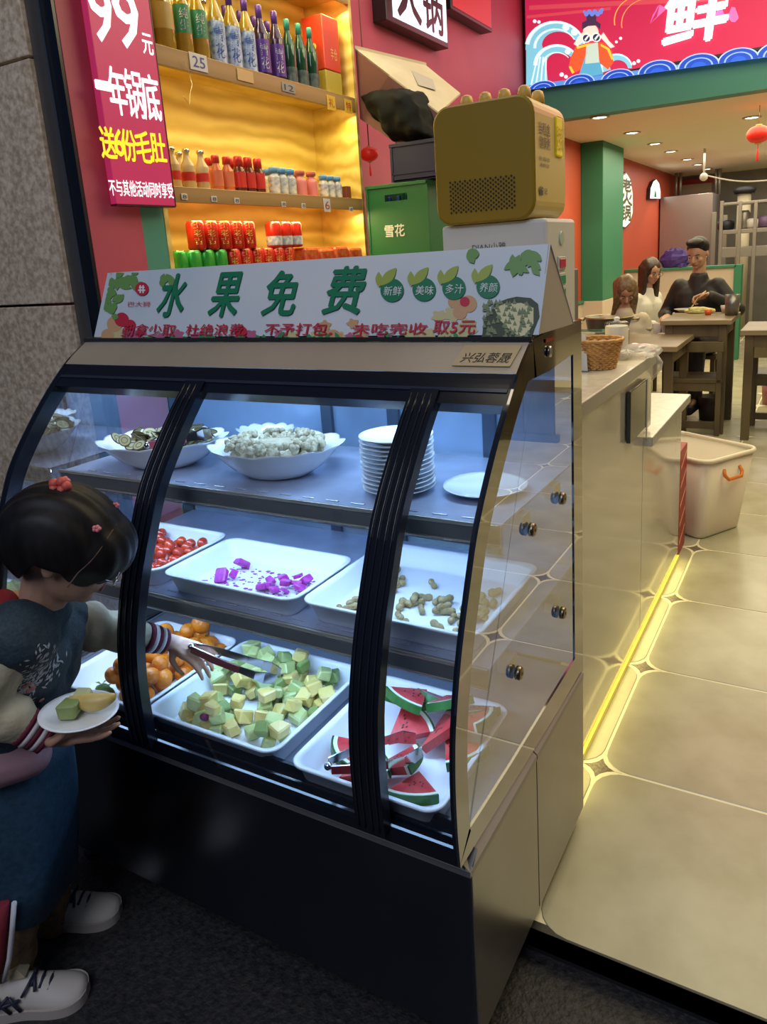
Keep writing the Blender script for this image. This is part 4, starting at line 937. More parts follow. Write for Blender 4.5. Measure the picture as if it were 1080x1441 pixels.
# big breaking wave
arcs = []
def crest(cx, cy, r0, r1, a0, a1, n=16):
    o = [(cx+r1*math.cos(a0+(a1-a0)*k/n), cy-r1*.9*math.sin(a0+(a1-a0)*k/n)) for k in range(n+1)]; i = [(cx+(r0+(r1-r0)*.6*(k/n))*math.cos(a0+(a1-a0)*k/n), cy-(r0+(r1-r0)*.6*(k/n))*.9*math.sin(a0+(a1-a0)*k/n)) for k in range(n, -1, -1)]; return o+i
fp('wave_blue', [crest(782, 68, 18, 42, PI*1.02, PI*.05), crest(784, 92, 14, 32, PI, PI*.1), [(741, 60), (760, 52), (768, 80), (772, 122), (741, 126)], crest(868, 96, 8, 22, PI*1.1, 0)], wave_l, 1.0, .0015)
fp('wave_white', [crest(782, 68, 37, 43, PI*.95, PI*.05), crest(782, 68, 27, 31, PI, PI*.15), crest(784, 92, 27, 33, PI, PI*.1), crest(784, 92, 18, 21, PI, PI*.2), crest(868, 96, 19, 23, PI*1.1, .2)]+[disc((782+41*math.cos(a), 68-37*math.sin(a)+5), 5) for a in (.15, .5, .85, 1.2)]+[disc((784+31*math.cos(a), 92-28*math.sin(a)+5), 4) for a in (.15, .6, 1.05)]+[[(746+k*7, 124), (748+k*7, 124), (758+k*4, 80), (756+k*4, 80)] for k in range(4)]+[disc((753, 30), 2.6), disc((759, 31), 2.4), disc((791, 105), 3), disc((797, 108), 2.6), disc((893, 89), 2.6), disc((899, 86), 2.6), disc((874, 54), 2.2), disc((868, 59), 2.0)], wave_w, 1.1, .002)
# figure in red robe holding binoculars
fp('robe', [[(812, 64), (830, 60), (850, 60), (862, 72), (864, 88), (856, 98), (846, 90), (842, 78), (824, 80), (818, 98), (806, 104), (801, 94), (804, 80)]], (.85, .10, .03), 1.1, .0035)
fp('robe_edge', [[(812, 66), (830, 61), (830, 64), (813, 69)], [(801, 94), (806, 104), (809, 102), (804, 93)], [(846, 62), (858, 68), (864, 84), (861, 84), (855, 70), (846, 65)]], (.95, .62, .05), 1.1, .0045)
fp('skirt', [[(824, 80), (842, 78), (850, 106), (814, 110)]], (.10, .42, .65), 1.0, .004)
fp('tunic', [[(826, 62), (842, 60), (844, 88), (824, 90)]], (.55, .72, .62), 1.0, .0042)
fp('face', [disc((832, 46), 11, ry=12)], (.95, .72, .62), 1.1, .005)
fp('hair', [[(820, 42), (820, 32), (828, 28), (838, 28), (846, 34), (845, 42), (840, 36), (828, 37)], disc((833, 26), 7)], (.06, .03, .08), 1.0, .0055)
fp('hair_ornament', [disc((826+4*k, 20-3*(k % 2)), 3.2) for k in range(6)]+[disc((823, 17), 2), disc((848, 14), 2.4)], (.15, .25, .80), 1.1, .006)
fp('hands', [[(808, 62), (820, 46), (825, 50), (814, 66)], [(850, 46), (858, 58), (866, 66), (860, 68), (845, 52)]], (.95, .78, .68), 1.1, .0065)
fp('binoculars', [disc((826, 54), 6.5), disc((840, 53), 6.5)], (.90, .92, .95), 1.0, .007)
fp('binocular_lenses', [disc((826, 54), 4.9), disc((840, 53), 4.9)], (.02, .04, .10), 1.0, .0075)
fp('lens_glints', [[(823, 56), (828, 50), (830, 51), (825, 58)], [(837, 55), (842, 49), (844, 50), (839, 57)]], (.85, .9, .95), 1.0, .0079)
fp('swirls', [crest(905, 30, 39, 40.5, PI*1.05, PI*.55), crest(915, 34, 39, 40.2, PI*1.05, PI*.55)], (.95, .55, .08), 1.0, .003)
# scale waves along the foot
cs = [(764, 126, 20), (816, 118, 22), (870, 112, 24), (926, 102, 28), (984, 94, 30), (1040, 86, 30), (1096, 78, 32)]
def half(cx, cy, r): return [(cx+r*math.cos(a), cy+2-(a-PI/2)*0-r*.62*math.sin(a)+(r*math.cos(a))*-.137) for a in [PI*k/16 for k in range(17)]]
for f, col in ((1.0, (.45, .62, .95)), (.92, wave_d), (.68, (.30, .50, .95)), (.60, wave_d), (.36, (.02, .12, .75))):
    fp('scale_wave', [[(x, min(y, 127-(x-740)*.137)) for x, y in half(cx, cy-2, r*f)] for cx, cy, r in cs], col, 1.0, .008+(1-f)*.004)
fp('wave_foot', [[(742, 127), (1110, 76.5), (1110, 70), (742, 120.5)]], (.10, .30, .85), 1.0, .0077)
# the big character with purple smoke
fp('smoke', [[(915+10*math.sin(k*.9)+k*2.0, 20+14*math.cos(k*1.3)) for k in range(9)], [(1000+k*5, 16+9*math.sin(k*1.7)) for k in range(9)]+[(1040-k*5, 26+6*math.sin(k*1.1)) for k in range(8)]], (.70, .16, .48), 1.0, .0020)
a = ff(932, 68); b = ff(1020, 54); c = ff(932, -26)
write('writing', '鲜', glow('lb_white', (1, 1, 1), 1.3), lb, a+NL*.012, (1, 0, 0), (0, 0, 1), b.x-a.x, c.z-a.z-.05, bold=.012, slant=.10, off=.002)
a = l = bpy.data.lights.new('lightbox_spill', 'AREA'); l.shape = 'RECTANGLE'; l.size = 4.6; l.size_y = .7; l.energy = 14; l.color = (1, .35, .42)
o = bpy.data.objects.new('lightbox_spill', l); C.objects.link(o); o.location = (.7, LY-.05, 3.0); o.rotation_euler = (math.radians(-90), 0, 0)
# ================================================================== SERVICE COUNTER
quartz = mat('quartz_top', (.56, .52, .42), .22, noise_scale=30, col2=(.66, .62, .52)); cside = mat('counter_gloss_white', (.44, .43, .38), .10, spec=.7, coat=.5)
cedge = mat('counter_edge', (.30, .29, .27), .3)
ctr = thing('service_counter', 'long white stone counter running back from the display case', 'counter', (-.3, 1.3, 0))
part('worktop', MB().bbox(-.80, -.055, .70, 1.76, .99, 1.03, .004), quartz, ctr)
part('counter_body', MB().box(-.78, -.066, .70, 1.62, .03, .99).box(-.78, -.066, 1.62, 1.745, .775, .99), cside, ctr)
part('edge_band', MB().box(-.0552, -.054, .70, 1.758, .992, 1.028), cedge, ctr)
ct2 = thing('service_counter', 'lower white stone step of the counter at its far end', 'counter', (-.3, 2.0, 0))
part('worktop', MB().bbox(-.50, -.035, 1.62, 2.42, .725, .76, .004), quartz, ct2)
part('counter_body', MB().box(-.48, -.066, 1.625, 2.40, .03, .725), cside, ct2)
part('edge_band', MB().box(-.0352, -.034, 1.622, 2.418, .727, .758), cedge, ct2)
part('toe_glow_strip', MB().box(-.075, -.058, .70, 2.40, .004, .022), mat('toe_glow_yellow', (.78, .66, .14), .5), ctr)  # yellow paint stands in for the glow along the counter foot
l = bpy.data.lights.new('toe_lamp', 'AREA'); l.shape = 'RECTANGLE'; l.size = .04; l.size_y = 1.7; l.energy = .8; l.color = (1, .85, .3)
o = bpy.data.objects.new('toe_lamp', l); C.objects.link(o); o.location = (-.05, 1.55, .05); o.rotation_euler = (0, math.radians(-35), 0)
a = W(880, 542, 'x', -.06); b = W(904, 590, 'x', -.06)
sq = thing('power_panel', 'dark glossy outlet panel on the counter side just below the upper top', 'panel', a); part('plate', MB().bbox(-.064, -.050, 1.36, 1.60, .80, .965, .003), mat('panel_dark', (.05, .05, .045), .15, coat=.4), sq)
part('strip', MB().box(-.050, -.048, 1.585, 1.6, .76, .965), cedge, sq)
mb = MB().box(-.072, -.030, 2.402, 2.47, .02, .62); rc = single('red_crate_stack', MB().bbox(-.42, -.068, 2.425, 2.60, .0, .50, .004), mat('red_carton', (.30, .03, .02), .5, noise_scale=12, col2=(.36, .03, .02)), 'narrow stack of red printed cartons at the end of the counter', 'carton', (-.2, 2.45, 0))
for k in range(5):
    z = .05+k*.09; part('pale_stripe', MB().prism([(-.0675, 2.44, z), (-.0675, 2.58, z+.05), (-.0675, 2.58, z+.062), (-.0675, 2.44, z+.012)], (.001, 0, 0)), mat('carton_stripe', (.75, .30, .22), .5), rc)
# ------------------------------------------------------------------ things on the counter
bas = W(842, 518, 'z', 1.03); wk = mat('wicker', (.42, .20, .05), .5, noise_scale=60, col2=(.62, .34, .10))
t = thing('wicker_basket', 'round brown wicker basket on the counter', 'basket', bas)
for k in range(13):
    z = .004+k*.0068; r = .052+.020*(k/12); n = 72
    lpart('weave', MB().tube([((r+.0022*(1 if (j//2+k) % 2 else -1))*math.cos(2*PI*j/n), (r+.0022*(1 if (j//2+k) % 2 else -1))*math.sin(2*PI*j/n), z) for j in range(n)], .0034, 5, closed=True), wk, t)
st_ = MB()
for j in range(36):
    a = 2*PI*j/36; st_.tube([(.052*math.cos(a), .052*math.sin(a), 0), (.072*math.cos(a), .072*math.sin(a), .088)], .0018, 4)
lpart('stakes', st_, wk, t)
lpart('rim', MB().tube([((.075)*math.cos(2*PI*j/48), (.075)*math.sin(2*PI*j/48), .09+.0015*math.sin(j*2.1)) for j in range(48)], .0055, 6, closed=True), wk, t)
lpart('basket_floor', MB().lathe([(.05, 0), (.05, .004)], 20), wk, t)
p = W(868, 503, 'z', 1.03); t = thing('canister', 'tall white canister with a knobbed lid behind the wicker basket', 'canister', p)
lpart('canister_body', MB().lathe([(.036, 0), (.038, .004), (.038, .105), (.036, .108)], 28), mat('canister_white', (.66, .60, .48), .4), t)
lpart('lid', MB().lathe([(.039, .106), (.039, .118), (.03, .122), (.001, .123)], 28), GLASS, t); lpart('knob', MB().lathe([(.008, .122), (.010, .133), (.006, .137), (.001, .137)], 16), WHITE, t)
p = W(838, 477, 'z', 1.08); t = thing('acrylic_cover', 'clear acrylic box with tan slips standing behind the basket', 'box', (p.x, p.y, 1.03))
lpart('acrylic', MB().bbox(-.10, .11, -.05, .05, .0, .08, .004), GLASS, t); lpart('slips', MB().bbox(-.09, .08, -.04, .04, .002, .045, .002), mat('slip_tan', (.55, .42, .22), .6), t)
p = W(822, 522, 'z', 1.03); t = thing('table_sign', 'small white folded card sign on the counter beside the basket', 'sign', (p.x-.012, p.y+.01, 1.03))
lpart('front_leaf', MB().prism([(-.05, -.03, 0), (.03, -.03, 0), (.015, 0, .11), (-.05, 0, .11)], (0, .002, 0)), mat('card_white', (.68, .66, .60), .5), t)
lpart('rear_leaf', MB().prism([(-.05, .03, 0), (.03, .03, 0), (.015, .003, .11), (-.05, .003, .11)], (0, .002, 0)), mat('card_white', None), t)
lpart('foot', MB().box(-.05, .032, -.034, .034, 0, .004), mat('card_foot', (.2, .2, .2), .5), t)
# crumpled clear bags at the end of the counter
film = glassmat('plastic_film', (.94, .93, .9), 1.5, .12, haze=.30, hazecol=(.85, .83, .76))
def crumple(c, ax, seed, nu=18, nv=10):
    rd = random.Random(seed); mb = MB().ell((0, 0, 0), ax, nu=nu, nv=nv)
    mb.v = [v*(1+.35*noise.noise(v*38+Vector((seed, 0, 0)))) for v in mb.v]; mb.v = [Vector((v.x, v.y, max(v.z, -ax[2]*.7)))+Vector(c) for v in mb.v]; mb.sm = [False]*len(mb.f); return mb
p = W(897, 500, 'z', 1.04); t = thing('plastic_bags', 'crumpled clear plastic bags lying at the end of the counter', 'plastic bag', p)
part('bag', crumple(p+Vector((0, .02, .012)), (.07, .06, .024), 4), film, t); part('bag', crumple(p+Vector((-.06, -.03, .008)), (.055, .05, .020), 9), film, t)
a = W(929, 512, 'y', 1.78); mb = MB()
gp = [W(px, py, 'y', 1.78) for px, py in ((908, 505), (925, 500), (932, 510), (930, 520), (905, 548), (902, 530))]
sv = MB().prism(gp, (0, .012, 0)); o = single('plastic_sleeve', sv, film, 'clear plastic sleeve hanging over the far edge of the upper counter', 'plastic bag', gp[0])
part('rolled_edge', MB().tube([gp[1], gp[2], gp[3], gp[4]], .005, 6), film, o)
# ------------------------------------------------------------------ drinks machine with yellow top
MX0, MX1 = -.515, -.205; MY = 1.05
t = thing('drink_dispenser', 'white drink machine with colour buttons under the yellow box', 'machine', ((MX0+MX1)/2, MY+.1, 1.03))
part('white_housing', MB().bbox(MX0, MX1, MY, MY+.26, 1.03, 1.482, .010), mat('machine_white', (.55, .56, .55), .35), t)
a = W(665, 344, 'y', MY); write('writing', 'DIAN小雅', mat('machine_grey_ink', (.12, .12, .13), .5), t, (a.x, MY, 1.408), (1, 0, 0), (0, 0, 1), .10, .020, off=.002)
for k, (py, cl) in enumerate(((335, (.30, .55, .35)), (370, (.45, .03, .08)), (393, (.02, .26, .12)), (412, (.02, .26, .12)), (430, (.02, .26, .12)))):
    c = W(790, py, 'x', MX1); yy = c.y; zz = c.z
    if k: part('button_frame', MB().bbox(MX1, MX1+.004, yy-.032, yy+.032, zz-.019, zz+.019, .003), mat('button_grey', (.50, .52, .52), .3), t); part('drink_button', MB().bbox(MX1+.003, MX1+.007, yy-.025, yy+.025, zz-.013, zz+.012, .002), mat('button_%d' % min(k, 2), cl, .3), t)
    else: part('green_dot', MB().lathe([(.02, 0), (.018, .004)], 18, M=Matrix.Translation((MX1, yy, zz)) @ Matrix.Rotation(PI/2, 4, 'Y')), mat('dot_frame', (.42, .50, .45), .3), t)
t = thing('yellow_machine', 'rounded yellow appliance with perforated back and five knobs, on the white machine', 'machine', ((MX0+MX1)/2, MY+.1, 1.482))
YLW = mat('appliance_yellow', (.235, .15, .002), .5); YL2 = mat('appliance_side', (.52, .40, .13), .38)
YX0, YX1 = W(612, 240, 'y', MY-.02).x, W(752, 230, 'y', MY-.02).x; ZT = 1.79
rr_ = rrect(YX1-YX0, ZT-1.482, .045, 6, ((YX0+YX1)/2, (ZT+1.482)/2))
L = []
for dy, sc in ((0, .965), (.006, 1.0), (.26, 1.0), (.268, .97)):
    L.append([Vector(((YX0+YX1)/2+(x-(YX0+YX1)/2)*sc, MY-.02+dy, (ZT+1.482)/2+(z-(ZT+1.482)/2)*sc)) for x, z in rr_])
part('side_shell', MB().loft(L[1:], smooth=False), YL2, t)
part('back_panel', MB().loft([[v+Vector((0, -.001, 0)) for v in L[0]], [v+Vector((0, -.001, 0)) for v in L[1]], [v+Vector((0, .004, 0)) for v in L[1]]], smooth=False), YLW, t)
hb = MB(); a = W(636, 300, 'y', MY-.021); b = W(724, 247, 'y', MY-.021)
nx, nz = 26, 15
for i in range(nx):
    for j in range(nz):
        if (i+j) % 2: continue
        x = a.x+(b.x-a.x)*i/(nx-1); z = a.z+(b.z-a.z)*j/(nz-1); n = 6
        hb.add([(x+.0034*math.cos(PI*k/3), MY-.0222, z+.0034*math.sin(PI*k/3)) for k in range(n)], [tuple(range(n))])
hp = part('vent_holes', hb, mat('hole_dark', (.02, .012, .003), .7), t); hp['kind'] = 'stuff'
for k in range(5):
    c = W((657, 683, 710, 738, 757)[k], (137, 133, 130, 124, 135)[k], 'y', MY+(.03 if k < 4 else .12))
    part('knob', MB().lathe([(.018, 0), (.017, .018), (.014, .028), (.007, .032), (.001, .032)], 18, (c.x, c.y, ZT-.004)), mat('knob_yellow', (.60, .38, .08), .45), t)
ink = mat('appliance_ink', (.05, .05, .045), .5)
def sidew(txt, x0, y0, x1, y1, m=ink, bold=0, off=.002):
    # vertical face of the appliance towards +x
    a = W(x0, y1, 'x', YX1); b = W(x1, y1, 'x', YX1); c = W(x0, y0, 'x', YX1)
    write('writing', txt, m, t, (YX1, a.y, a.z), (0, 1, 0), (0, 0, 1), b.y-a.y, c.z-a.z, bold=bold, off=off)
sidew('当稻盒', 758, 170, 774, 188); sidew('健康粥', 759, 190, 774, 208); sidew('全自动', 758, 219, 773, 225); sidew('现磨豆浆', 760, 229, 773, 234); sidew('雀', 758, 262, 764, 274, bold=.001); sidew('记', 765, 265, 770, 273)
c = W(786, 193, 'x', YX1); part('yellow_sticker', MB().bbox(YX1, YX1+.004, c.y-.028, c.y+.030, c.z-.052, c.z+.052, .004), mat('sticker_yellow', (.85, .68, .0), .35), t)
sidew('绿色食品', 781, 176, 791, 211, mat('sticker_ink', (.45, .30, .0), .5), off=.006)
part('side_handle', MB().tube([(YX1-.02, MY+.25, 1.52), (YX1-.02, MY+.285, 1.55), (YX1-.02, MY+.285, 1.63), (YX1-.02, MY+.25, 1.66)], .007, 8), YL2, t)
# ------------------------------------------------------------------ crates, bag and cardboard behind
CY = 2.22; cg = mat('crate_green', (.008, .12, .035), .45)
cab = single('storage_cabinet', MB().bbox(-1.74, -.62, 2.28, 2.75, 0, 1.30, .005).bbox(-1.20, -.70, CY-.02, 2.28, 1.25, 1.30, .004), mat('cabinet_dark', (.10, .09, .09), .5), 'dark cabinet carrying the crates behind the display case', 'cabinet', (-1.2, 2.5, 0))
cab.data.transform(Matrix.Identity(4))
t = thing('beer_crate', 'green plastic beer crate with white characters and bottle necks showing', 'crate', (-1.2, CY+.1, 1.30))
gx0, gx1 = W(518, 300, 'y', CY).x, W(603, 300, 'y', CY).x
def crate(t, x0, x1, y0, y1, z0, z1, m, slot=True):
    th = .008
    if slot:
        xa, xb = x0+.085*(x1-x0)/.28, x0+.19*(x1-x0)/.28; za, zb = z1-.075, z1-.045
        part('front_wall', MB().box(x0, xa, y0, y0+th, z0, z1).box(xb, x1, y0, y0+th, z0, z1).box(xa, xb, y0, y0+th, z0, za).box(xa, xb, y0, y0+th, zb, z1), m, t)
    else: part('front_wall', MB().bbox(x0, x1, y0, y0+th, z0, z1, .002), m, t)
    part('side_wall', MB().bbox(x1-th, x1, y0, y1, z0, z1, .002), m, t); part('side_wall', MB().bbox(x0, x0+th, y0, y1, z0, z1, .002), m, t)
    part('rear_wall', MB().bbox(x0, x1, y1-th, y1, z0, z1, .002), m, t); part('crate_floor', MB().box(x0, x1, y0, y1, z0, z0+th), m, t)
    part('top_rim', MB().bbox(x0-.006, x1+.006, y0-.006, y0+.004, z1-.014, z1+.002, .002).bbox(x1-.004, x1+.006, y0-.006, y1, z1-.014, z1+.002, .002), m, t)
    part('corner_rib', MB().box(x0-.003, x0+.008, y0-.004, y0, z0, z1).box(x1-.008, x1+.003, y0-.004, y0, z0, z1).box(x0, x1, y0-.004, y0, z0+.03, z0+.038), m, t)
crate(t, gx0, gx1+.0, CY, CY+.36, 1.30, 1.735, cg)
a = W(533, 333, 'y', CY); write('writing', '雪花', mat('crate_print', (.72, .74, .66), .5), t, (gx0+.09, CY-.001, 1.50), (1, 0, 0), (0, 0, 1), .105, .055, bold=.001, off=.004)
for k in range(5):
    b = bottle('beer_bottle', 'dark blue-capped bottle in the green crate, seen through its handle slot', .26, .028, mat('blue_black_glass', (.01, .02, .07), .1, coat=.5), mat('blue_foil', (.03, .10, .40), .3, metal=.4), False, None, 0, 0, capn=.10)
    b.location = (gx0+.045+k*.05, CY+.05, 1.42); b['group'] = 'bottles in the green crate'
t = thing('beer_crate', 'plain dark blue crate stacked on the green one', 'crate', (-1.2, CY+.1, 1.745))
bx = W(549, 220, 'y', CY).x; crate(t, bx, bx+.30, CY+.01, CY+.33, 1.742, 1.905, mat('crate_blue', (.006, .008, .05), .6), slot=False)
bagm = mat('black_bag', (.003, .0035, .003), .7, spec=.25)
pts = [W(x, y, 'y', CY+.10) for x, y in ((512, 138), (540, 128), (575, 124), (598, 132), (612, 155), (622, 200), (560, 201), (535, 170))]
mb = MB(); cc = sum(pts, Vector())/len(pts); ring = []
dense = []
for i in range(len(pts)):
    for k in range(4): dense.append(pts[i].lerp(pts[(i+1) % len(pts)], k/4))
L = []
for f, dy in ((.45, -.13), (.8, -.10), (1, -.03), (1, .05), (.8, .12), (.4, .16)):
    L.append([Vector((cc.x+(q.x-cc.x)*f, q.y+dy, cc.z+(q.z-cc.z)*f)) for q in dense])
mb.loft(L); bm_ = remesh(mb, .008, 1)
bm_.v = [v+Vector((1, 1, 1))*.010*noise.noise(v*22)+Vector((0, -1, .4))*.018*abs(noise.noise(v*9+Vector((3, 0, 0)))) for v in bm_.v]
single('rubbish_bag', bm_, bagm, 'crumpled black plastic bag sitting on the blue crate', 'bag', cc)
cb_ = mat('cardboard_cream', (.50, .42, .26), .6, noise_scale=6, col2=(.58, .50, .34))
A_ = W(500, 67, 'y', 2.30); B_ = W(598, 90, 'y', 2.62); C_ = W(648, 130, 'y', 2.62); D_ = W(612, 156, 'y', 2.30); E_ = W(545, 108, 'y', 2.25)
t = thing('cardboard_tray', 'large cream cardboard lid propped open over the black bag', 'cardboard', A_)
P1 = W(500, 68, 'y', 2.26); P2 = W(600, 92, 'y', 2.60); P3 = W(648, 131, 'y', 2.60); P4 = W(618, 158, 'y', 2.30); P5 = W(548, 105, 'y', 2.24)
nn = (P3-P1).cross(P4-P1).normalized()
part('lid', MB().prism([P1, P2, P3, P4, P5], Vector((0, 0, -.008))), cb_, t)
q = [P1.lerp(P2, .55), P2.lerp(P3, .5), P3.lerp(P4, .5), P5.lerp(P4, .45)]
ctr_ = sum(q, Vector())/4; part('window_print', MB().prism([ctr_+(v-ctr_)*.45+Vector((0, -.004, .006)) for v in q], (0, 0, -.001)), mat('cardboard_grey', (.40, .35, .28), .6), t)
part('turned_edge', MB().prism([P1, P2, P2+Vector((0, 0, .012)), P1+Vector((0, 0, .012))], (0, .004, 0)), cb_, t)
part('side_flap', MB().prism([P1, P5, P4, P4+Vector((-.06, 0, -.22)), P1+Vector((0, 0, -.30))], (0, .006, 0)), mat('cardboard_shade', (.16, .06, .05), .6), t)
# small red lantern by the shelf end
def lantern(name, label, c, r, drop):
    t = thing(name, label, 'lantern', c); n = 20; lm = mat('lantern_red', (.62, .02, .01), .4, emit=(.7, .02, .01), es=.25)
    L = []
    for k in range(11):
        th = -PI/2+PI*k/10; L.append([Vector(((r*math.cos(th)+.12*r)*math.cos(2*PI*j/n)*(1+.04*(j % 2)), (r*math.cos(th)+.12*r)*math.sin(2*PI*j/n)*(1+.04*(j % 2)), r*.82*math.sin(th))) for j in range(n)])
    lpart('lantern_body', MB().loft(L), lm, t)
    lpart('gold_cap', MB().lathe([(r*.3, r*.80), (r*.3, r*.92)], 16).lathe([(r*.3, -r*.92), (r*.3, -r*.80)], 16), gold, t)
    lpart('tassel', MB().tube([(0, 0, -r*.9), (0, 0, -r*1.5)], r*.05, 6).cone((0, 0, -r*1.5), (0, 0, -r*2.4), r*.10, r*.14), lm, t)
    lpart('cord', MB().tube([(0, 0, r*.9), (0, 0, drop)], .003, 5), mat('cord_brown', (.25, .12, .06), .5), t); return t
lantern('red_lantern', 'small red lantern hanging next to the drinks shelf upright', W(520, 217, 'y', 2.36), .040, 3.5-W(520, 217, 'y', 2.36).z)
lantern('red_lantern', 'red paper lantern hanging from the dining ceiling', W(1068, 189, 'y', 5.9), .078, ZC-W(1068, 189, 'y', 5.9).z)

# ================================================================== TUB
tubm = mat('tub_plastic', (.70, .65, .48), .35, sub=.25)
a0 = Vector((-.012, 2.66, 0)); dr = Vector((.16, .27, 0)).normalized(); dl = Vector((-dr.y, dr.x, 0))
cN = a0+dr*.16+dl*.20
Mt = Matrix.Translation((cN.x, cN.y, 0)) @ Matrix(((dr.x, dl.x, 0, 0), (dr.y, dl.y, 0, 0), (0, 0, 1, 0), (0, 0, 0, 1)))
def tl_(w, d, r, z): return [Mt @ Vector((x, y, z)) for x, y in rrect(w, d, r, 6)]
tub = thing('plastic_tub', 'tall cream plastic tub with orange handles on the floor past the counter', 'tub', cN)
part('tub_wall', MB().loft([tl_(.30, .40, .04, .004), tl_(.31, .41, .05, .015), tl_(.385, .50, .06, .40), tl_(.375, .49, .055, .40), tl_(.30, .40, .05, .02), tl_(.28, .38, .04, .016)]), tubm, tub)
part('rolled_rim', MB().tube([Mt @ Vector((x, y, .402)) for x, y in rrect(.388, .503, .062, 6)], .011, 8, closed=True), tubm, tub)
hm = mat('handle_orange', (.75, .20, .02), .35)
for (cx_, cy_, ux, uy, nx_, ny_) in ((0, -.243, 1, 0, 0, -1), (.192, 0, 0, 1, 1, 0), (0, .243, 1, 0, 0, 1)):
    pts = [Mt @ Vector((cx_+ux*s+nx_*o, cy_+uy*s+ny_*o, z)) for s, o, z in ((-.055, 0, .345), (-.062, .012, .318), (-.045, .022, .298), (.045, .022, .298), (.062, .012, .318), (.055, 0, .345))]
    part('handle', MB().tube(pts, .0085, 8), hm, tub)

# ================================================================== DINING FURNITURE
dwood = woodmat('dark_bench_wood', '4a3f28', '5f5236', 4, .5, (1, 1, .3), 5); ttop = woodmat('table_top_wood', '7b6c52', '8d7d60', 3, .35, (.3, 1, 1), 4)
def table(label, x0, x1, y0, y1, z, col=None):
    t = thing('dining_table', label, 'table', ((x0+x1)/2, (y0+y1)/2, 0))
    part('tabletop', MB().bbox(x0, x1, y0, y1, z-.035, z, .004), col or ttop, t)
    part('apron', MB().box(x0+.05, x1-.05, y0+.038, y0+.056, z-.12, z-.036), dwood, t)
    part('apron', MB().box(x0+.05, x1-.05, y1-.056, y1-.038, z-.12, z-.036), dwood, t); part('apron', MB().box(x0+.038, x0+.056, y0+.06, y1-.06, z-.12, z-.036), dwood, t); part('apron', MB().box(x1-.056, x1-.038, y0+.06, y1-.06, z-.12, z-.036), dwood, t)
    for xx in (x0+.03, x1-.085):
        for yy in (y0+.03, y1-.085): part('leg', MB().bbox(xx, xx+.055, yy, yy+.055, 0, z-.035, .003), dwood, t)
    return t
def chair(label, c, rz, w=.34, d=.34, hs=.42, hb=.69):
    t = thing('dining_chair', label, 'chair', (c[0], c[1], 0), rz, 'dark wooden dining chairs')
    lpart('seat', MB().bbox(-w/2, w/2, -d/2, d/2, hs-.03, hs, .004), dwood, t)
    for sx in (-1, 1):
        lpart('leg', MB().bbox(sx*(w/2-.02)-.018, sx*(w/2-.02)+.018, -d/2, -d/2+.036, 0, hb, .003), dwood, t)
        lpart('leg', MB().bbox(sx*(w/2-.02)-.018, sx*(w/2-.02)+.018, d/2-.036, d/2, 0, hs-.02, .003), dwood, t)
        lpart('side_stretcher', MB().box(sx*(w/2-.02)-.012, sx*(w/2-.02)+.012, -d/2+.03, d/2-.03, .06, .10), dwood, t)
    lpart('back_rail', MB().bbox(-w/2-.005, w/2+.005, -d/2-.002, -d/2+.03, hb-.075, hb, .003), dwood, t)
    lpart('front_stretcher', MB().box(-w/2+.03, w/2-.03, -d/2+.008, -d/2+.03, .05, .10), dwood, t); lpart('seat_rail', MB().box(-w/2+.03, w/2-.03, -d/2+.006, -d/2+.03, hs-.09, hs-.03), dwood, t)
    return t
zt1 = .735; q = W(850, 492, 'z', zt1)
t1 = table('wooden dining table carrying the hot pot and white cups, behind the counter end', -1.15, W(953, 488, 'z', zt1).x+.0, W(953, 488, 'z', zt1).y, W(953, 488, 'z', zt1).y+.72, zt1)
zt2 = .84; p2 = W(1030, 450, 'z', zt2)
t2 = table('wooden dining table of the man in black, laden with dishes', W(932, 450, 'z', zt2).x, p2.x, p2.y, p2.y+.62, zt2)
p3 = W(1052, 462, 'z', .80); t3 = table('wooden dining table at the right edge of view', W(1042, 465, 'z', .78).x+.0, .9, W(1042, 465, 'z', .78).y, W(1042, 465, 'z', .78).y+.6, .78)
chair('dark wooden dining chair with its low back to the camera, beyond the tub', (-.385, 4.93, 0), .05, w=.40)
chair('dark wooden dining chair standing at the right edge of view by the pink bin', (.13, 5.35, 0), .1, hs=.40, hb=.66)
scr = thing('unseen_screen', 'dark timber partition screen with a top rail added unseen right of the aisle for the side glass to reflect', 'screen', (2.2, 4.3, 0))  # out of view; added so the side glass mirrors something dark
for k in range(8): part('plank', MB().bbox(1.25+k*.24, 1.25+k*.24+.236, 4.28, 4.31, .06, 1.60, .003), dwood, scr)
part('top_rail', MB().bbox(1.22, 3.19, 4.265, 4.325, 1.60, 1.66, .004), dwood, scr); part('foot_rail', MB().bbox(1.22, 3.19, 4.265, 4.325, 0, .06, .004), dwood, scr)
cp = mat('cup_white', (.68, .64, .56), .3)
for k, px in enumerate((926, 938)):
    c = W(px, 468, 'z', zt1+.001); single('square_cup', MB().loft([[c+Vector((x, y, 0)) for x, y in rrect(.052, .052, .008, 3)], [c+Vector((x, y, .070)) for x, y in rrect(.072, .072, .010, 3)], [c+Vector((x, y, .070)) for x, y in rrect(.062, .062, .009, 3)], [c+Vector((x, y, .010)) for x, y in rrect(.044, .044, .006, 3)]], smooth=False), cp, ('left', 'right')[k]+' one of two square white cups on the hot pot table', 'cup', c)
c = W(846, 470, 'z', zt1+.001); hp_ = thing('hot_pot', 'grey metal hot pot with ring handle on the near dining table', 'pot', (c.x, c.y+.25, zt1))
lpart('pot_wall', MB().lathe([(.155, 0), (.17, .01), (.185, .105), (.195, .11), (.18, .108), (.16, .015), (.001, .012)], 36), mat('pot_grey', (.13, .14, .13), .35, metal=.6), hp_)
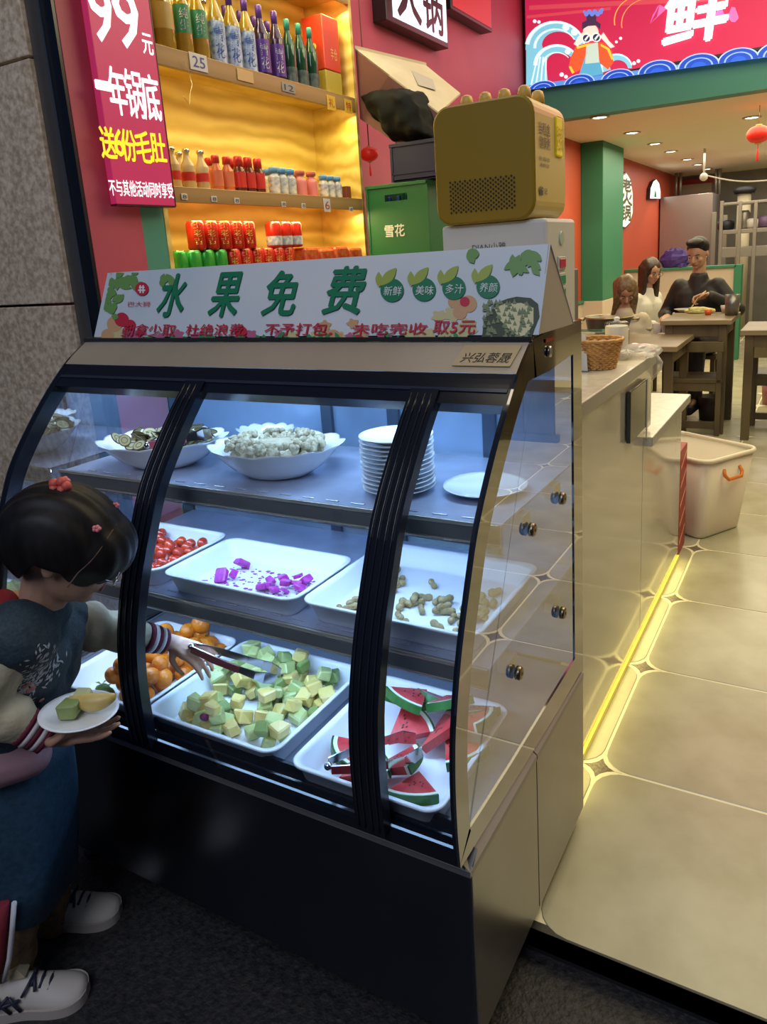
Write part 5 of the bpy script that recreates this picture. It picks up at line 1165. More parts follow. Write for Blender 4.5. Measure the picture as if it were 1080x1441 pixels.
lpart('pot_rim', MB().tube([(.19*math.cos(2*PI*k/40), .19*math.sin(2*PI*k/40), .11) for k in range(40)], .007, 6, closed=True), mat('pot_rim_brass', (.42, .34, .18), .3, metal=.8), hp_)
for sx in (-1, 1): lpart('handle', MB().tube([(sx*.19, -.05, .09), (sx*.235, -.03, .095), (sx*.235, .03, .095), (sx*.19, .05, .09)], .008, 6), mat('pot_rim_brass', None), hp_)
c = W(905, 464, 'z', zt1+.001); single('serving_board', MB().bbox(c.x-.13, c.x+.07, c.y-.02, c.y+.10, zt1+.001, zt1+.014, .003), mat('board_tan', (.42, .34, .20), .5), 'flat tan menu board lying beside the square cups', 'board', c)
# dishes on the man's table
def dish(name, label, px, py, r, h, m, z=zt2, n=24):
    c = W(px, py, 'z', z+.001); o = single(name, MB().lathe([(r*.55, 0), (r*.6, .004), (r, h), (r*.93, h), (r*.5, .008), (.001, .007)], n, c), m, label, name.split('_')[-1], c); return c
dish('serving_plate', 'long plate of greens on the left of the man\'s table', 965, 438, .09, .02, cp)
c = W(985, 437, 'z', zt2+.02); single('vegetable_food', crumple(c, (.11, .05, .03), 5, 16, 8), mat('greens', (.40, .45, .12), .6, noise_scale=40, col2=(.60, .50, .25)), 'pale green and cream food heaped on the plate before the man', 'food', c)
c = W(1003, 440, 'z', zt2+.02); single('red_drink', MB().lathe([(.022, 0), (.028, .04), (.024, .04), (.001, .035)], 16, W(997, 443, 'z', zt2)), mat('orange_red', (.75, .13, .03), .3), 'small orange-red bowl at the front of the man\'s table', 'bowl', c)
for k, (px, py) in enumerate(((1022, 440), (1034, 437))):
    c = W(px, py, 'z', zt2); single('glass_tub', MB().lathe([(.03, 0), (.042, .055), (.038, .055), (.026, .006)], 18, c), film, ('left', 'right')[k]+' clear plastic tub with pinkish food on the man\'s table', 'container', c)
    single('pink_food', MB().lathe([(.024, .006), (.034, .036), (.001, .040)], 14, c), mat('pink_food', (.75, .28, .22), .5), 'pinkish food inside the '+('left', 'right')[k]+' clear plastic tub', 'food', c)
c = W(1004, 430, 'z', zt2+.02); single('meat_food', crumple(c, (.06, .04, .03), 8, 14, 7), mat('ham', (.62, .25, .12), .6, noise_scale=60, col2=(.7, .5, .35)), 'brown and cream meat pieces behind the greens on the man\'s table', 'food', c)
c = W(1034, 437, 'z', zt2); c = W(1031, 428, 'y', p2.y+.35); single('steel_cup', MB().lathe([(.048, 0), (.052, .15), (.048, .15), (.044, .01), (.001, .01)], 24, (c.x, c.y, zt2+.001)), mat('cup_steel', (.20, .20, .19), .3, metal=.7), 'tall dark grey cup standing at the right of the man\'s table', 'cup', (c.x, c.y, zt2))
for k, zz in enumerate((.10, .26, .42)): pass
c = W(1072, 487, 'y', 5.1); t = thing('menu_pad', 'white clip-bound pad hanging from the table at the right edge', 'pad', c)
part('paper', MB().bbox(c.x-.045, c.x+.12, 5.09, 5.10, c.z-.085, c.z+.07, .002), mat('pad_paper', (.66, .58, .40), .5), t)
for k in range(6): part('binding_ring', MB().tube([(c.x-.03+.02*k, 5.085, c.z+.062), (c.x-.03+.02*k, 5.08, c.z+.078), (c.x-.03+.02*k, 5.105, c.z+.078)], .002, 4), CH, t)
c = W(1085, 568, 'z', 0); t = thing('waste_bin', 'dusty pink waste bin with a black liner at the right edge', 'bin', (c.x+.02, c.y, 0))
lpart('bin_body', MB().lathe([(.085, 0), (.10, .20), (.095, .20), (.08, .01)], 24), mat('bin_pink', (.42, .16, .15), .5), t); lpart('liner', MB().lathe([(.101, .175), (.106, .20), (.103, .235), (.09, .22)], 24), BLACK, t)
# bins under the chair
c = W(1000, 575, 'z', .0); single('floor_bucket', MB().lathe([(.075, 0), (.095, .19), (.09, .19), (.07, .01)], 20, (-.32, 5.33, 0)), mat('bucket_dark', (.04, .025, .02), .5), 'dark bucket on the floor beyond the chair back', 'bucket', (-.32, 5.33, 0))
# half wall with green cap behind the man, and kitchen
hw = sempty('wall_half'); HY = 8.6
za = W(1000, 374, 'y', HY).z
part('half_wall_body', MB().box(XW+.0, -.50, HY, HY+.12, 0, za-.03), mat('half_wall_pink', (.55, .44, .34), .5), hw)
part('cap_rail', MB().bbox(XW, -.50, HY-.03, HY+.15, za-.03, za, .004), greenp, hw); part('end_post', MB().bbox(-.52, -.44, HY-.03, HY+.15, 0, za, .004), greenp, hw)
tt = MB().bbox(0, .186, -.008, 0, 0, .186, .003).mesh('tile', wt)
for i in range(6):
    for j in range(4): link('tile', tt, hw, (XW+.02+i*.2, HY, .02+j*.2))
# big cabinet at the back
FY = 10.6; fz = W(960, 275, 'y', FY).z
fx0 = W(915, 300, 'y', FY).x; fx1 = W(1003, 300, 'y', FY).x
t = thing('steel_cabinet', 'tall grey steel cabinet reflecting the orange wall at the back of the dining room', 'cabinet', (fx0, FY, 0))
part('cabinet_front', MB().bbox(max(fx0, XW+.02), fx1, FY, FY+.03, 0.05, fz, .004), mat('cabinet_steel', (.36, .29, .27), .28, metal=.7), t)
part('cabinet_body', MB().bbox(max(fx0, XW+.02), fx1, FY+.03, FY+.7, 0.0, fz, .004), mat('cabinet_side', (.20, .18, .17), .4), t)
part('handle', MB().tube([(fx1-.05, FY-.02, 1.0), (fx1-.05, FY-.03, 1.25)], .008, 6), CH, t)
part('steel_frame', MB().bbox(fx1+.0, fx1+.06, FY-.05, FY, .0, 1.75, .003).bbox(fx1+.12, fx1+.2, FY-.05, FY, .0, 1.70, .003), mat('frame_steel_dull', (.26, .24, .19), .4, metal=.5), t)
# kitchen rack with pots
t = thing('kitchen_rack', 'steel kitchen shelf rack with pots at the back right', 'rack', (-.4, 9.6, 0)); RY = 9.4
rs = mat('rack_steel', (.34, .31, .25), .35, metal=.6)
for py, h in ((322, .05), (347, .12), (283, .03)):
    z = W(1050, py, 'y', RY).z; part('rack_shelf', MB().bbox(W(1014, 300, 'y', RY).x, .9, RY, RY+.4, z-h, z, .004), rs, t)
for px in (1016, 1042, 1064): x = W(px, 300, 'y', RY).x; part('rack_post', MB().bbox(x-.02, x+.02, RY-.01, RY+.03, 0, W(px, 283, 'y', RY).z, .003), rs, t)
for k, (px, py, r, h, cl, lb_) in enumerate(((1022, 322, .10, .12, BLACK, 'black pot at the left of the kitchen rack'), (1047, 322, .07, .22, rs, 'tall steel pot on the kitchen rack'), (1062, 322, .10, .12, cp, 'white bundle on the kitchen rack beside the steel pot'), (1078, 322, .12, .14, mat('purple_pot', (.14, .08, .16), .5), 'dark purple bag on the kitchen rack at the right edge'))):
    c = W(px, py, 'y', RY+.15); single('kitchen_pot', MB().lathe([(r*.8, 0), (r, .02), (r, h*.85), (r*.7, h), (.001, h)], 20, (c.x, RY+.15, W(1050, py, 'y', RY).z+.002)), cl, lb_, 'pot', c)
t = thing('extractor_duct', 'pale duct pipe rising above the kitchen rack', 'duct', (0, 11, 1.5)); c = W(1047, 300, 'y', 10.9)
part('duct', MB().tube([(c.x, 10.9, 0), (c.x, 10.9, 2.02)], .09, 14), mat('duct_tan', (.42, .36, .22), .5), t); part('duct_cap', MB().lathe([(.13, 1.98), (.15, 2.03), (.10, 2.07)], 18, (c.x, 10.9, 0)), BLACK, t)
for k, px in enumerate((952, 958, 1008, 1013)):
    c = W(px, 262, 'y', 11.4); single('ceiling_pipe', MB().tube([(c.x, 11.4, 2.02), (c.x, 11.4, ZC)], .022, 8), rs, ['left pipe above the steel cabinet', 'second pipe above the steel cabinet', 'pipe right of the red board over the kitchen', 'rightmost pipe over the kitchen opening'][k], 'pipe', c)
a = W(957, 262, 'y', 12.17); b = W(1008, 255, 'y', 12.17); single('red_board', MB().bbox(a.x, b.x, 12.17, 12.2, a.z-.02, a.z+.09, .003), mat('board_red', (.42, .03, .03), .5), 'red strip board over the kitchen opening', 'board', a)
a = W(960, 272, 'y', 12.12); b = W(1002, 262, 'y', 12.12); single('pale_board', MB().bbox(a.x, b.x, 12.12, 12.2, a.z-.05, a.z+.12, .003), mat('board_pale', (.42, .34, .24), .6), 'pale board under the red strip over the kitchen', 'board', a)
c = W(991, 249, 'y', 8.5); t = thing('ceiling_camera', 'round white fixture under the ceiling with a drooping white cable', 'ceiling fixture', c)
part('globe', MB().ell(c, .045), cp, t); part('stem', MB().tube([c, (c.x, c.y, ZC)], .012, 8), cp, t)
cbp = [W(991+k*12, 246+9*math.sin(k/8*PI)*.6+k*.9, 'y', 8.5) for k in range(9)]; part('cable', MB().tube(cbp, .008, 6), mat('cable_white', (.6, .55, .45), .5), t)
# round lit signs on the dining wall
def wsign(label, pts, m, inner_=None):
    q = [W(x, y, 'x', XW+.05) for x, y in pts]; t = thing('wall_sign', label, 'sign', q[0]); part('sign_body', MB().prism(q, (-.05, 0, 0)), lbk, t)
    c = sum(q, Vector())/len(q); part('lit_face', MB().prism([c+(v-c)*.94+Vector((.003, 0, 0)) for v in q], (-.004, 0, 0)), m, t); return t
w1 = wsign('round lit sign with white brush strokes on the orange wall beside the pillar', [(872, 262), (876, 246), (882, 242), (888, 252), (891, 272), (891, 300), (887, 315), (880, 322), (873, 320)], glow('wall_sign_face', (.85, .85, .66), .8))
for k, (a, b, c, d) in enumerate(((876, 250, 889, 268), (875, 268, 890, 288), (874, 288, 888, 310))):
    A = W(a, d, 'x', XW+.054); B = W(c, d, 'x', XW+.054); D = W(a, b, 'x', XW+.054); write('writing', '老火锅'[k], mat('wall_sign_ink', (.10, .09, .04), .5), w1, A, (0, 1, 0), (0, 0, 1), B.y-A.y, D.z-A.z, bold=.008)
A = [W(x, y, 'x', XW+.04) for x, y in ((873, 318), (887, 303), (887, 308), (876, 322), (884, 313), (884, 318), (874, 325))]; part('red_tail', MB().prism(A[:4], (-.02, 0, 0)), glow('tail_red', (.8, .04, .08), 1.1), w1)
w2 = wsign('small arched white lit sign with a green mark farther along the orange wall', [(915, 280), (916, 265), (920, 255), (924, 252), (928, 258), (930, 270), (930, 280)], glow('arch_sign_white', (.9, 1, .92), 1.6))
A = W(921, 277, 'x', XW+.056); part('green_mark', MB().prism([A, A+Vector((0, .16, 0)), A+Vector((0, .08, .12))], (.002, 0, 0)), mat('mark_green', (.02, .2, .08), .5), w2)
c = W(950, 380, 'y', 8.62); single('purple_bundle', crumple((c.x, 8.64, za+.085), (.17, .09, .13), 12), mat('purple_cloth', (.045, .015, .16), .6), 'dark purple cloth bundle on the green-capped half wall beside the man', 'cloth', c)
# ================================================================== PEOPLE
from mathutils.bvhtree import BVHTree
skin = mat('skin', (.46, .26, .17), .5, sub=.1); lips = mat('lips', (.36, .10, .08), .45); eyew = mat('eye_white', (.30, .27, .25), .3); eyeb = mat('eye_dark', (.015, .01, .008), .2)
hairb = mat('hair_black', (.007, .006, .006), .5, spec=.25, noise_scale=60, noise_amt=.3, stretch=(1, 1, .1))
def frame(f, up=Vector((0, 0, 1))):
    f = Vector(f).normalized(); s = up.cross(f).normalized(); u = f.cross(s); return f, s, u     # forward, left, up
def hand(mb, wrist, d, n, s=1.0, curl=.5, thumb=1, spread=.16, lens=(.038, .043, .040, .031)):
    """palm + five fingers; d points to the fingertips, n out of the palm; thumb=+1 puts the thumb on the +side"""
    wrist = Vector(wrist); d = Vector(d).normalized(); n = Vector(n); n = (n-d*n.dot(d)).normalized(); sd = d.cross(n)*thumb
    for k in range(4):
        o = (k-1.5)*.0125*s
        mb.cone(wrist-sd*o*.6, wrist+d*.058*s-sd*o*1.25, .0125*s, .0100*s, 10)
    for k in range(4):
        o = (k-1.5)*.0150*s; p = wrist+d*.060*s-sd*o; dd = (d-sd*(k-1.5)*spread*.5).normalized(); L = lens[k]*s; c = curl*(1+.12*k)
        for j, (f, r0, r1) in enumerate(((1, .0078, .0071), (.62, .0071, .0065), (.5, .0065, .0054))):
            a = c*(j+.35); q = p+(dd*math.cos(a)+n*math.sin(a))*L*f; mb.cone(p, q, r0*s, r1*s, 9); p = q
    p = wrist+sd*.016*s+d*.012*s; q = p+(sd*.75+d*.55+n*.35).normalized()*.032*s; mb.cone(p, q, .0105*s, .0085*s, 9)
    r = q+(sd*.25+d*.85+n*.55).normalized()*.026*s; mb.cone(q, r, .0083*s, .0073*s, 9); r2 = r+(d*.8+n*.6-sd*.1).normalized()*.020*s; mb.cone(r, r2, .0073*s, .0058*s, 9)
def head_geo(mb, c, f, s, u, k=1.0):
    """cranium, jaw, nose, ears, neck start; k = 1 -> 0.225 m head"""
    M = Matrix((f, s, u)).transposed()
    mb.ell(c+u*.022*k-f*.008*k, (.094*k, .074*k, .088*k), M=M, nu=20, nv=14)
    mb.ell(c+f*.022*k-u*.035*k, (.066*k, .058*k, .074*k), M=M, nu=18, nv=12)
    mb.cone(c+f*.052*k-u*.078*k, c+f*.058*k-u*.084*k, .026*k, .020*k)
    mb.cone(c+f*.088*k-u*.002*k, c+f*.103*k-u*.030*k, .009*k, .0125*k); mb.ell(c+f*.094*k-u*.034*k, (.012*k, .017*k, .009*k), M=M, nu=10, nv=7)
    mb.ell(c+f*.078*k-u*.058*k, (.012*k, .024*k, .011*k), M=M, nu=10, nv=7)
    for sg in (-1, 1):
        mb.ell(c+s*sg*.074*k-f*.004*k-u*.010*k, (.016*k, .008*k, .027*k), M=M, nu=10, nv=8); mb.ell(c+f*.060*k+s*sg*.036*k-u*.028*k, (.022*k, .020*k, .020*k), M=M, nu=10, nv=8)
def face_parts(root, c, f, s, u, k, brow=hairb):
    M = Matrix((f, s, u)).transposed()
    for sg in (-1, 1):
        e = part('eye', MB().ell(c+f*.0825*k+s*sg*.031*k+u*.000*k, (.006*k, .0125*k, .0062*k), M=M, nu=12, nv=8), eyew, root)
        part('iris', MB().ell(c+f*.0870*k+s*sg*.031*k-u*.001*k, (.0032*k, .0055*k, .0055*k), M=M, nu=10, nv=6), eyeb, e)
        part('eyebrow', MB().tube([c+f*.088*k+s*sg*.018*k+u*.018*k, c+f*.087*k+s*sg*.033*k+u*.022*k, c+f*.076*k+s*sg*.048*k+u*.018*k], [.0022*k, .003*k, .0016*k], 6), brow, root)
    part('mouth', MB().ell(c+f*.0875*k-u*.0585*k, (.0045*k, .020*k, .0048*k), M=M, nu=12, nv=6), lips, root)
def offs_remesh(mb, v, it): return remesh(mb, v, it)
def sit(name, label, hip, yaw, scale, top_m, hair_m, arms, head_dir, lean=.06, hair='short', leg_m=None, head_off=(0, 0)):
    """seated adult; local frame: forward, left, up about the hip"""
    f0 = Vector((math.cos(yaw), math.sin(yaw), 0)); s0 = Vector((-f0.y, f0.x, 0)); U = Vector((0, 0, 1)); hip = Vector(hip); k = scale
    def L(a, b, c): return hip+f0*a*k+s0*b*k+U*c*k
    hc = L(lean+.05+head_off[0], head_off[1], .695); f, s, u = frame(head_dir)
    body = MB(); head_geo(body, hc, f, s, u, k); body.cone(L(lean, 0, .50), hc-u*.06*k-f*.015*k, .052*k, .048*k)
    tor = [(L(0, 0, .02), .155), (L(lean*.4, 0, .18), .130), (L(lean*.8, 0, .36), .145)]
    def trunk(m, g):
        m.cone(L(0, -.06, .03), L(0, .06, .03), (.125+g)*k, (.125+g)*k, 16)
        for sg in (-1, 1):
            m.cone(L(0, sg*.055, .05), L(lean*.8, sg*.075, .36), (.105+g)*k, (.105+g)*k, 14); m.cone(L(lean*.8, sg*.065, .38), L(lean, sg*.140, .445), (.090+g)*k, (.052+g)*k, 12)
        m.cone(L(lean*.8, 0, .40), L(lean, 0, .50), (.09+g)*k, (.060+g)*k, 12)
    trunk(body, 0); top = MB(); trunk(top, .014); leg = MB()
    for sg, (el, wr, hd, hn, cu, cover) in zip((-1, 1), arms):
        sh = L(lean, sg*.158, .43); el = L(*el); wr = L(*wr)
        body.cone(sh, el, .048*k, .038*k); body.cone(el, wr, .038*k, .026*k)
        hv = f0*hd[0]+s0*hd[1]+U*hd[2]; nv_ = f0*hn[0]+s0*hn[1]+U*hn[2]; hand(body, wr, hv, nv_, 1.12*k, cu, thumb=sg)
        top.cone(sh, el, .060*k, .052*k); top.cone(el, el.lerp(wr, cover), .056*k, .042*k)
    for sg in (-1, 1):
        kn = L(.42, sg*.10, .02); an = L(.44, sg*.10, -.40); body.cone(L(0, sg*.09, .0), kn, .075*k, .055*k); body.cone(kn, an, .05*k, .035*k); body.cone(an, an+f0*.12*k-U*.03*k, .035*k, .03*k)
        leg.cone(L(0, sg*.09, .0), kn, .095*k, .070*k); leg.cone(kn, an, .066*k, .052*k)
    b = remesh(body, .0055, 3); root = single(name, b, skin, label, 'person', hip)
    stl = thing('wooden_stool', 'wooden stool under the '+label.split(',')[0].split(' in ')[0], 'stool', (hip.x, hip.y, 0)); hs_ = hip.z-.100*k
    lpart('seat', MB().bbox(-.15, .15, -.15, .15, hs_-.03, hs_, .004), dwood, stl)
    for sx in (-1, 1):
        for sy in (-1, 1): lpart('leg', MB().bbox(sx*.12-.018, sx*.12+.018, sy*.12-.018, sy*.12+.018, 0, hs_-.03, .003), dwood, stl)
    part('top', remesh(top, .010, 4), top_m, root); part('trousers', remesh(leg, .012, 3), leg_m or mat('trousers_dark', (.03, .03, .035), .6), root)
    for sg in (-1, 1): an = L(.44, sg*.10, -.43); part('shoe', remesh(MB().cone(an, an+f0*.15*k-U*.02*k, .048*k, .040*k), .01, 2), BLACK, root)
    face_parts(root, hc, f, s, u, k)
    M = Matrix((f, s, u)).transposed(); hm_ = MB()
    if hair == 'short':
        hm_.ell(hc+u*.040*k-f*.018*k, (.093*k, .080*k, .086*k), M=M, nu=22, nv=14); hm_.ell(hc+u*.10*k+f*.035*k, (.058*k, .066*k, .030*k), M=M, nu=16, nv=10)
        hr = remesh(hm_, .007, 2)
        # shaved sides: keep hair above the forehead line only
        hr.v = [v+u*max(0, (.018*k-(v-hc).dot(u)))*.9 if (v-hc).dot(f) > -.02*k else v+u*max(0, (-.03*k-(v-hc).dot(u)))*.9 for v in hr.v]
    else:
        hm_.ell(hc+u*.030*k-f*.020*k, (.102*k, .088*k, .098*k), M=M, nu=22, nv=14)
        for sg in (-1, 1):
            for q in range(3): hm_.cone(hc+s*sg*.066*k-f*(.0+.03*q)*k+u*.02*k, hc+s*sg*(.082-.012*q)*k-f*(.02+.03*q)*k-U*(.30+.03*q)*k, .034*k, .022*k)
        hm_.cone(hc-f*.07*k, hc-f*.09*k-U*.32*k, .062*k, .045*k)
        hr = remesh(hm_, .008, 2)
        hr.v = [v+(v-hc).normalized()*.004*k*math.sin(70*(v-hc).dot(s)/k) for v in hr.v]
        hr.v = [v-f*max(0, (v-hc).dot(f)-.060*k)*(.9 if (v-hc).dot(u) < .055*k else 0) for v in hr.v]
    part('hair', hr, hair_m, root); return root, L, hc
# the man with chopsticks
mt_ = W(985, 341, 'y', 5.75); hipz = mt_.z-.815*1.0
man, ML, mh = sit('person', 'man with short black hair in a black jacket, holding chopsticks over a laden table', (mt_.x+.02, 5.83, hipz), math.radians(-98), 1.05, mat('jacket_black', (.014, .013, .014), .6), hairb,
    [((.06, -.27, .22), (.27, -.18, .23), (1, .2, -.1), (0, 0, -1), .5, .92), ((.10, .30, .26), (.27, .13, .385), (.35, -.9, -.15), (.6, .1, -.8), .8, .93)], (-.25, -1.0, -.38), lean=.09)
# re-aim: chopsticks from the right hand down to the plate
ha = ML(.30, .09, .37); q = W(953, 462, 'y', ha.y-.14)
chs = thing('chopsticks', 'pair of pale chopsticks held by the man in black', 'chopsticks', ha); wd_ = mat('chopstick_wood', (.62, .48, .25), .5)
hq = ML(.31, .065, .375)
for k in range(2):
    o = Vector((0, 0, .012*k)); part('stick', MB().tube([hq+Vector((.05, .03, .04))+o*.3, hq+o*.4, q+Vector((.03*k, 0, .018*k))], [.0042, .004, .003], 6), wd_, chs)
# the two women
wt_ = W(903, 364, 'y', 6.35); sit('person', 'woman with long dark hair and glasses in a pale top at the dining table', (wt_.x, 6.35, wt_.z-.815*.98), math.radians(-25), .98, mat('blouse_white', (.62, .60, .52), .6), mat('hair_dark_brown', (.03, .015, .010), .4, noise_scale=50, noise_amt=.3),
    [((.05, -.24, .20), (.26, -.12, .22), (1, .3, 0), (0, 0, -1), .6, .9), ((.05, .24, .20), (.24, .14, .20), (1, -.2, 0), (0, 0, -1), .5, .9)], (.75, -.60, -.30), hair='long')
gl_ = thing('eyeglasses', 'thin-rimmed glasses on the face of the dark-haired woman', 'glasses', wt_)
for sg in (-1, 1):
    f, s, u = frame((.75, -.60, -.30)); hc2 = Vector((wt_.x, 6.35, wt_.z-.815*.98))+Vector((math.cos(math.radians(-25)), math.sin(math.radians(-25)), 0))*(.11*.98)+Vector((0, 0, .695*.98))
    cc = hc2+f*.098+s*sg*.033-u*.001; part('rim', MB().tube([cc+s*.024*math.cos(t)+u*.019*math.sin(t) for t in [2*PI*j/18 for j in range(18)]], .0018, 5, closed=True), BLACK, gl_)
part('bridge', MB().tube([hc2+f*.099-s*.010, hc2+f*.101, hc2+f*.099+s*.010], .0016, 5), BLACK, gl_)
wb_ = W(886, 393, 'y', 5.2); sit('person', 'woman with light brown hair bending forward in a cream sweater, nearest the green pillar', (wb_.x-.06, 5.25, wb_.z-.74), math.radians(-70), .95, mat('sweater_cream', (.55, .48, .36), .7), mat('hair_light_brown', (.12, .07, .03), .4, noise_scale=50, col2=(.24, .16, .08)),
    [((.12, -.22, .22), (.26, -.06, .18), (.8, .6, -.1), (0, 0, -1), .5, .9), ((.14, .20, .26), (.24, .02, .30), (.4, -.8, .3), (0, 0, -1), .6, .9)], (.35, -.75, -.75), hair='long', lean=.12)

# ================================================================== THE GIRL
O_ = Vector((-.86, -.25, 0)); GF = Vector((.87, .49, 0)).normalized(); GS = Vector((-GF.y, GF.x, 0)); UZ = Vector((0, 0, 1))
def G(px, py, b): return WP(px, py, O_+GS*b, GS)
gs_ = skin
hc = G(96, 775, .03); hf = (GF*.86-UZ*.46+GS*.12).normalized(); hs = GS-hf*GS.dot(hf); hs.normalize(); hu = hf.cross(hs)
if hu.z < 0: hu = -hu; 
K = .98
neck = G(60, 856, .04); chest = G(36, 915, .05); waist = G(12, 1010, .07); hips = G(14, 1085, .09)
shR = G(26, 895, -.055); elR = G(-36, 985, -.085); wrR = G(64, 1037, -.06)
shL = G(78, 872, .13); elL = G(128, 888, .20)
wrL = W(246, 905, 'z', .60); 
elL = G(120, 880, .16)
knR = G(16, 1245, .03); anR = G(8, 1372, .035); knL = G(46, 1195, .17); anL = G(74, 1292, .19)
body = MB(); fc = hc-hu*.008+hf*.004+UZ*.020
head_geo(body, fc, hf, hs, hu, K*.98)
body.cone(neck, hc-hu*.05-hf*.02, .044, .042)
for sg in (-1, 1):
    body.cone(chest+GS*sg*.035, waist+GS*sg*.03, .072, .068); body.cone(waist+GS*sg*.03, hips+GS*sg*.035, .068, .078)
body.cone(chest, neck, .06, .038); body.cone(chest+GS*(-.03), shR, .05, .038); body.cone(chest+GS*.03, shL, .05, .038)
body.cone(shR, elR, .032, .027); body.cone(elR, wrR, .027, .0185); body.cone(shL, elL, .032, .027); body.cone(elL, wrL, .027, .0185)
body.cone(hips+GS*-.05, knR, .062, .045); body.cone(knR, anR, .042, .030); body.cone(hips+GS*.05, knL, .062, .045); body.cone(knL, anL, .042, .030)
body.cone(anR, anR+GF*.07-UZ*.03, .028, .024); body.cone(anL, anL+GF*.07-UZ*.03, .028, .024)
plc = G(114, 1004, -.055)
hand(body, wrR, (plc-wrR)*Vector((1, 1, 0)).length*0+(GF*.9+UZ*.02+GS*.05), UZ, .92, .16, thumb=1)
tipL = W(330, 946, 'z', .575)
hand(body, wrL, (tipL-wrL).normalized(), (GS*.25-UZ*.95), .86, .55, thumb=-1)
girl = single('person', remesh(body, .0038, 3), gs_, 'small girl in a teal vest and skirt leaning to the case, plate in one hand', 'person', hips)
face_parts(girl, fc, hf, hs, hu, K*.98)
# hair
M = Matrix((hf, hs, hu)).transposed(); hr = MB()
hr.ell(hc+hu*.024-hf*.016, (.112, .094, .100), M=M, nu=26, nv=18)
hr.ell(hc+hu*.030+hf*.044, (.068, .082, .066), M=M, nu=22, nv=14)
tieP = G(8, 752, .03)
hr.cone(hc-hf*.07+hu*.03, tieP, .055, .030)
hrm = remesh(hr, .0055, 6)
def lift(v):
    p = v-hc; a = p.dot(hf); b_ = abs(p.dot(hs)); w = p.dot(hu)
    ks = ((-.30, -.30), (-.075, -.12), (-.034, .002), (.014, .002), (.040, -.024), (.20, -.028)); lim = ks[-1][1]
    for (a0, l0), (a1, l1) in zip(ks, ks[1:]):
        if a0 <= a < a1: lim = l0+(l1-l0)*(a-a0)/(a1-a0)
    return v+hu*(lim-w)*.92 if w < lim else v
hrm.v = [lift(v) for v in hrm.v]
def strands(v):
    p = v-hc; return v+p.normalized()*.0016*math.sin(220*p.dot(hs)+25*p.dot(hf))
hrm.v = [strands(v) for v in hrm.v]
# parting line from the top tie to the temple
part('hair', hrm, hairb, girl)
pt = MB(); pt.cone(tieP, G(-18, 775, .03), .026, .034).cone(G(-18, 775, .03), G(-28, 830, .02), .034, .036).cone(G(-28, 830, .02), G(-16, 885, .0), .036, .016)
ptm = remesh(pt, .006, 2); ptm.v = [v+(v-tieP).normalized()*.002*math.sin(v.x*420) for v in ptm.v]; part('ponytail', ptm, hairb, girl)
hbv = BVHTree.FromPolygons(hrm.v, hrm.f)
def onhair(px, py, lift=.002):
    d = ray(px, py).normalized(); h = hbv.ray_cast(CAM, d); return (h[0]-d*lift) if h[0] else G(px, py, -.08)
pk_ = mat('hair_tie_pink', (.75, .22, .24), .5); rdt = mat('hair_tie_red', (.60, .10, .07), .5)
def scrunch(c, r, m, nm='hair_tie', n=5):
    mb = MB()
    for k in range(n): a = 2*PI*k/n; mb.ell(Vector(c)+RW[0]*math.cos(a)*r*.7-RW[1]*math.sin(a)*r*.45, r*.55, nu=8, nv=6)
    part(nm, mb, m, girl)
scrunch(onhair(84, 684), .017, rdt); scrunch(onhair(91, 679)+Vector((0, 0, .003)), .009, pk_)
scrunch(onhair(136, 744), .007, pk_); scrunch(onhair(163, 711), .006, pk_)
tw_ = MB().tube([tieP+GS*.034*math.cos(t)+UZ*.034*math.sin(t) for t in [2*PI*j/16 for j in range(16)]], .008, 6, closed=True); part('hair_tie', tw_, mat('hair_tie_white', (.62, .55, .55), .5), girl)
for pts in (((95, 826), (110, 806), (128, 790), (140, 775), (152, 756), (164, 738)),):
    part('hair_parting', MB().tube([onhair(x, y, .0005) for x, y in pts], [.0012]*6, 5), mat('parting_skin', (.10, .055, .035), .6), girl)
# glasses wire under the fringe
gw = [hc+hf*.103-hu*.012-hs*(.012), hc+hf*.106-hu*.02-hs*.035, hc+hf*.095-hu*.018-hs*.055, hc+hf*.03-hu*.012-hs*.077]
gg = thing('eyeglasses', 'clear-rimmed glasses on the face of the girl', 'glasses', gw[0])
for sg in (-1, 1):
    cc = fc+hf*.104-hu*.010+hs*sg*.030; part('rim', MB().tube([cc+hs*.022*math.cos(t)+hu*.018*math.sin(t) for t in [2*PI*j/18 for j in range(18)]], .0015, 5, closed=True), CH, gg)
    part('temple', MB().tube([cc+hs*sg*.022, fc+hf*.0-hu*.004+hs*sg*.079], .0012, 5), CH, gg)
# clothes
vest_m = mat('vest_teal_denim', (.022, .042, .055), .75, noise_scale=160, noise_amt=.2, bump=.2, bscale=200); skirt_m = mat('skirt_teal', (.016, .050, .085), .7, noise_scale=90, noise_amt=.15, bump=.25, bscale=30)
cream_m = mat('sleeve_cream', (.50, .44, .30), .7, noise_scale=30, noise_amt=.08, bump=.3, bscale=60); maroon = mat('cuff_maroon', (.14, .010, .030), .8); cuffw = mat('cuff_white', (.68, .64, .62), .8)
vs_ = MB()
for sg in (-1, 1): vs_.cone(chest+GS*sg*.035, waist+GS*sg*.03, .094, .092, 16); vs_.cone(waist+GS*sg*.03, waist.lerp(hips, .25)+GS*sg*.03, .092, .090, 14)
vs_.cone(chest, neck-UZ*.012, .078, .050, 14); vs_.cone(chest+GS*-.03, shR, .076, .066); vs_.cone(chest+GS*.03, shL, .074, .062); vs_.cone(G(48, 905, .05), G(46, 985, .06), .066, .062, 14)
vm = remesh(vs_, .006, 3); vm.v = [v+GF*.0035*math.sin(v.z*60+v.x*30) for v in vm.v]; part('vest', vm, vest_m, girl)
vb = BVHTree.FromPolygons(vm.v, vm.f)
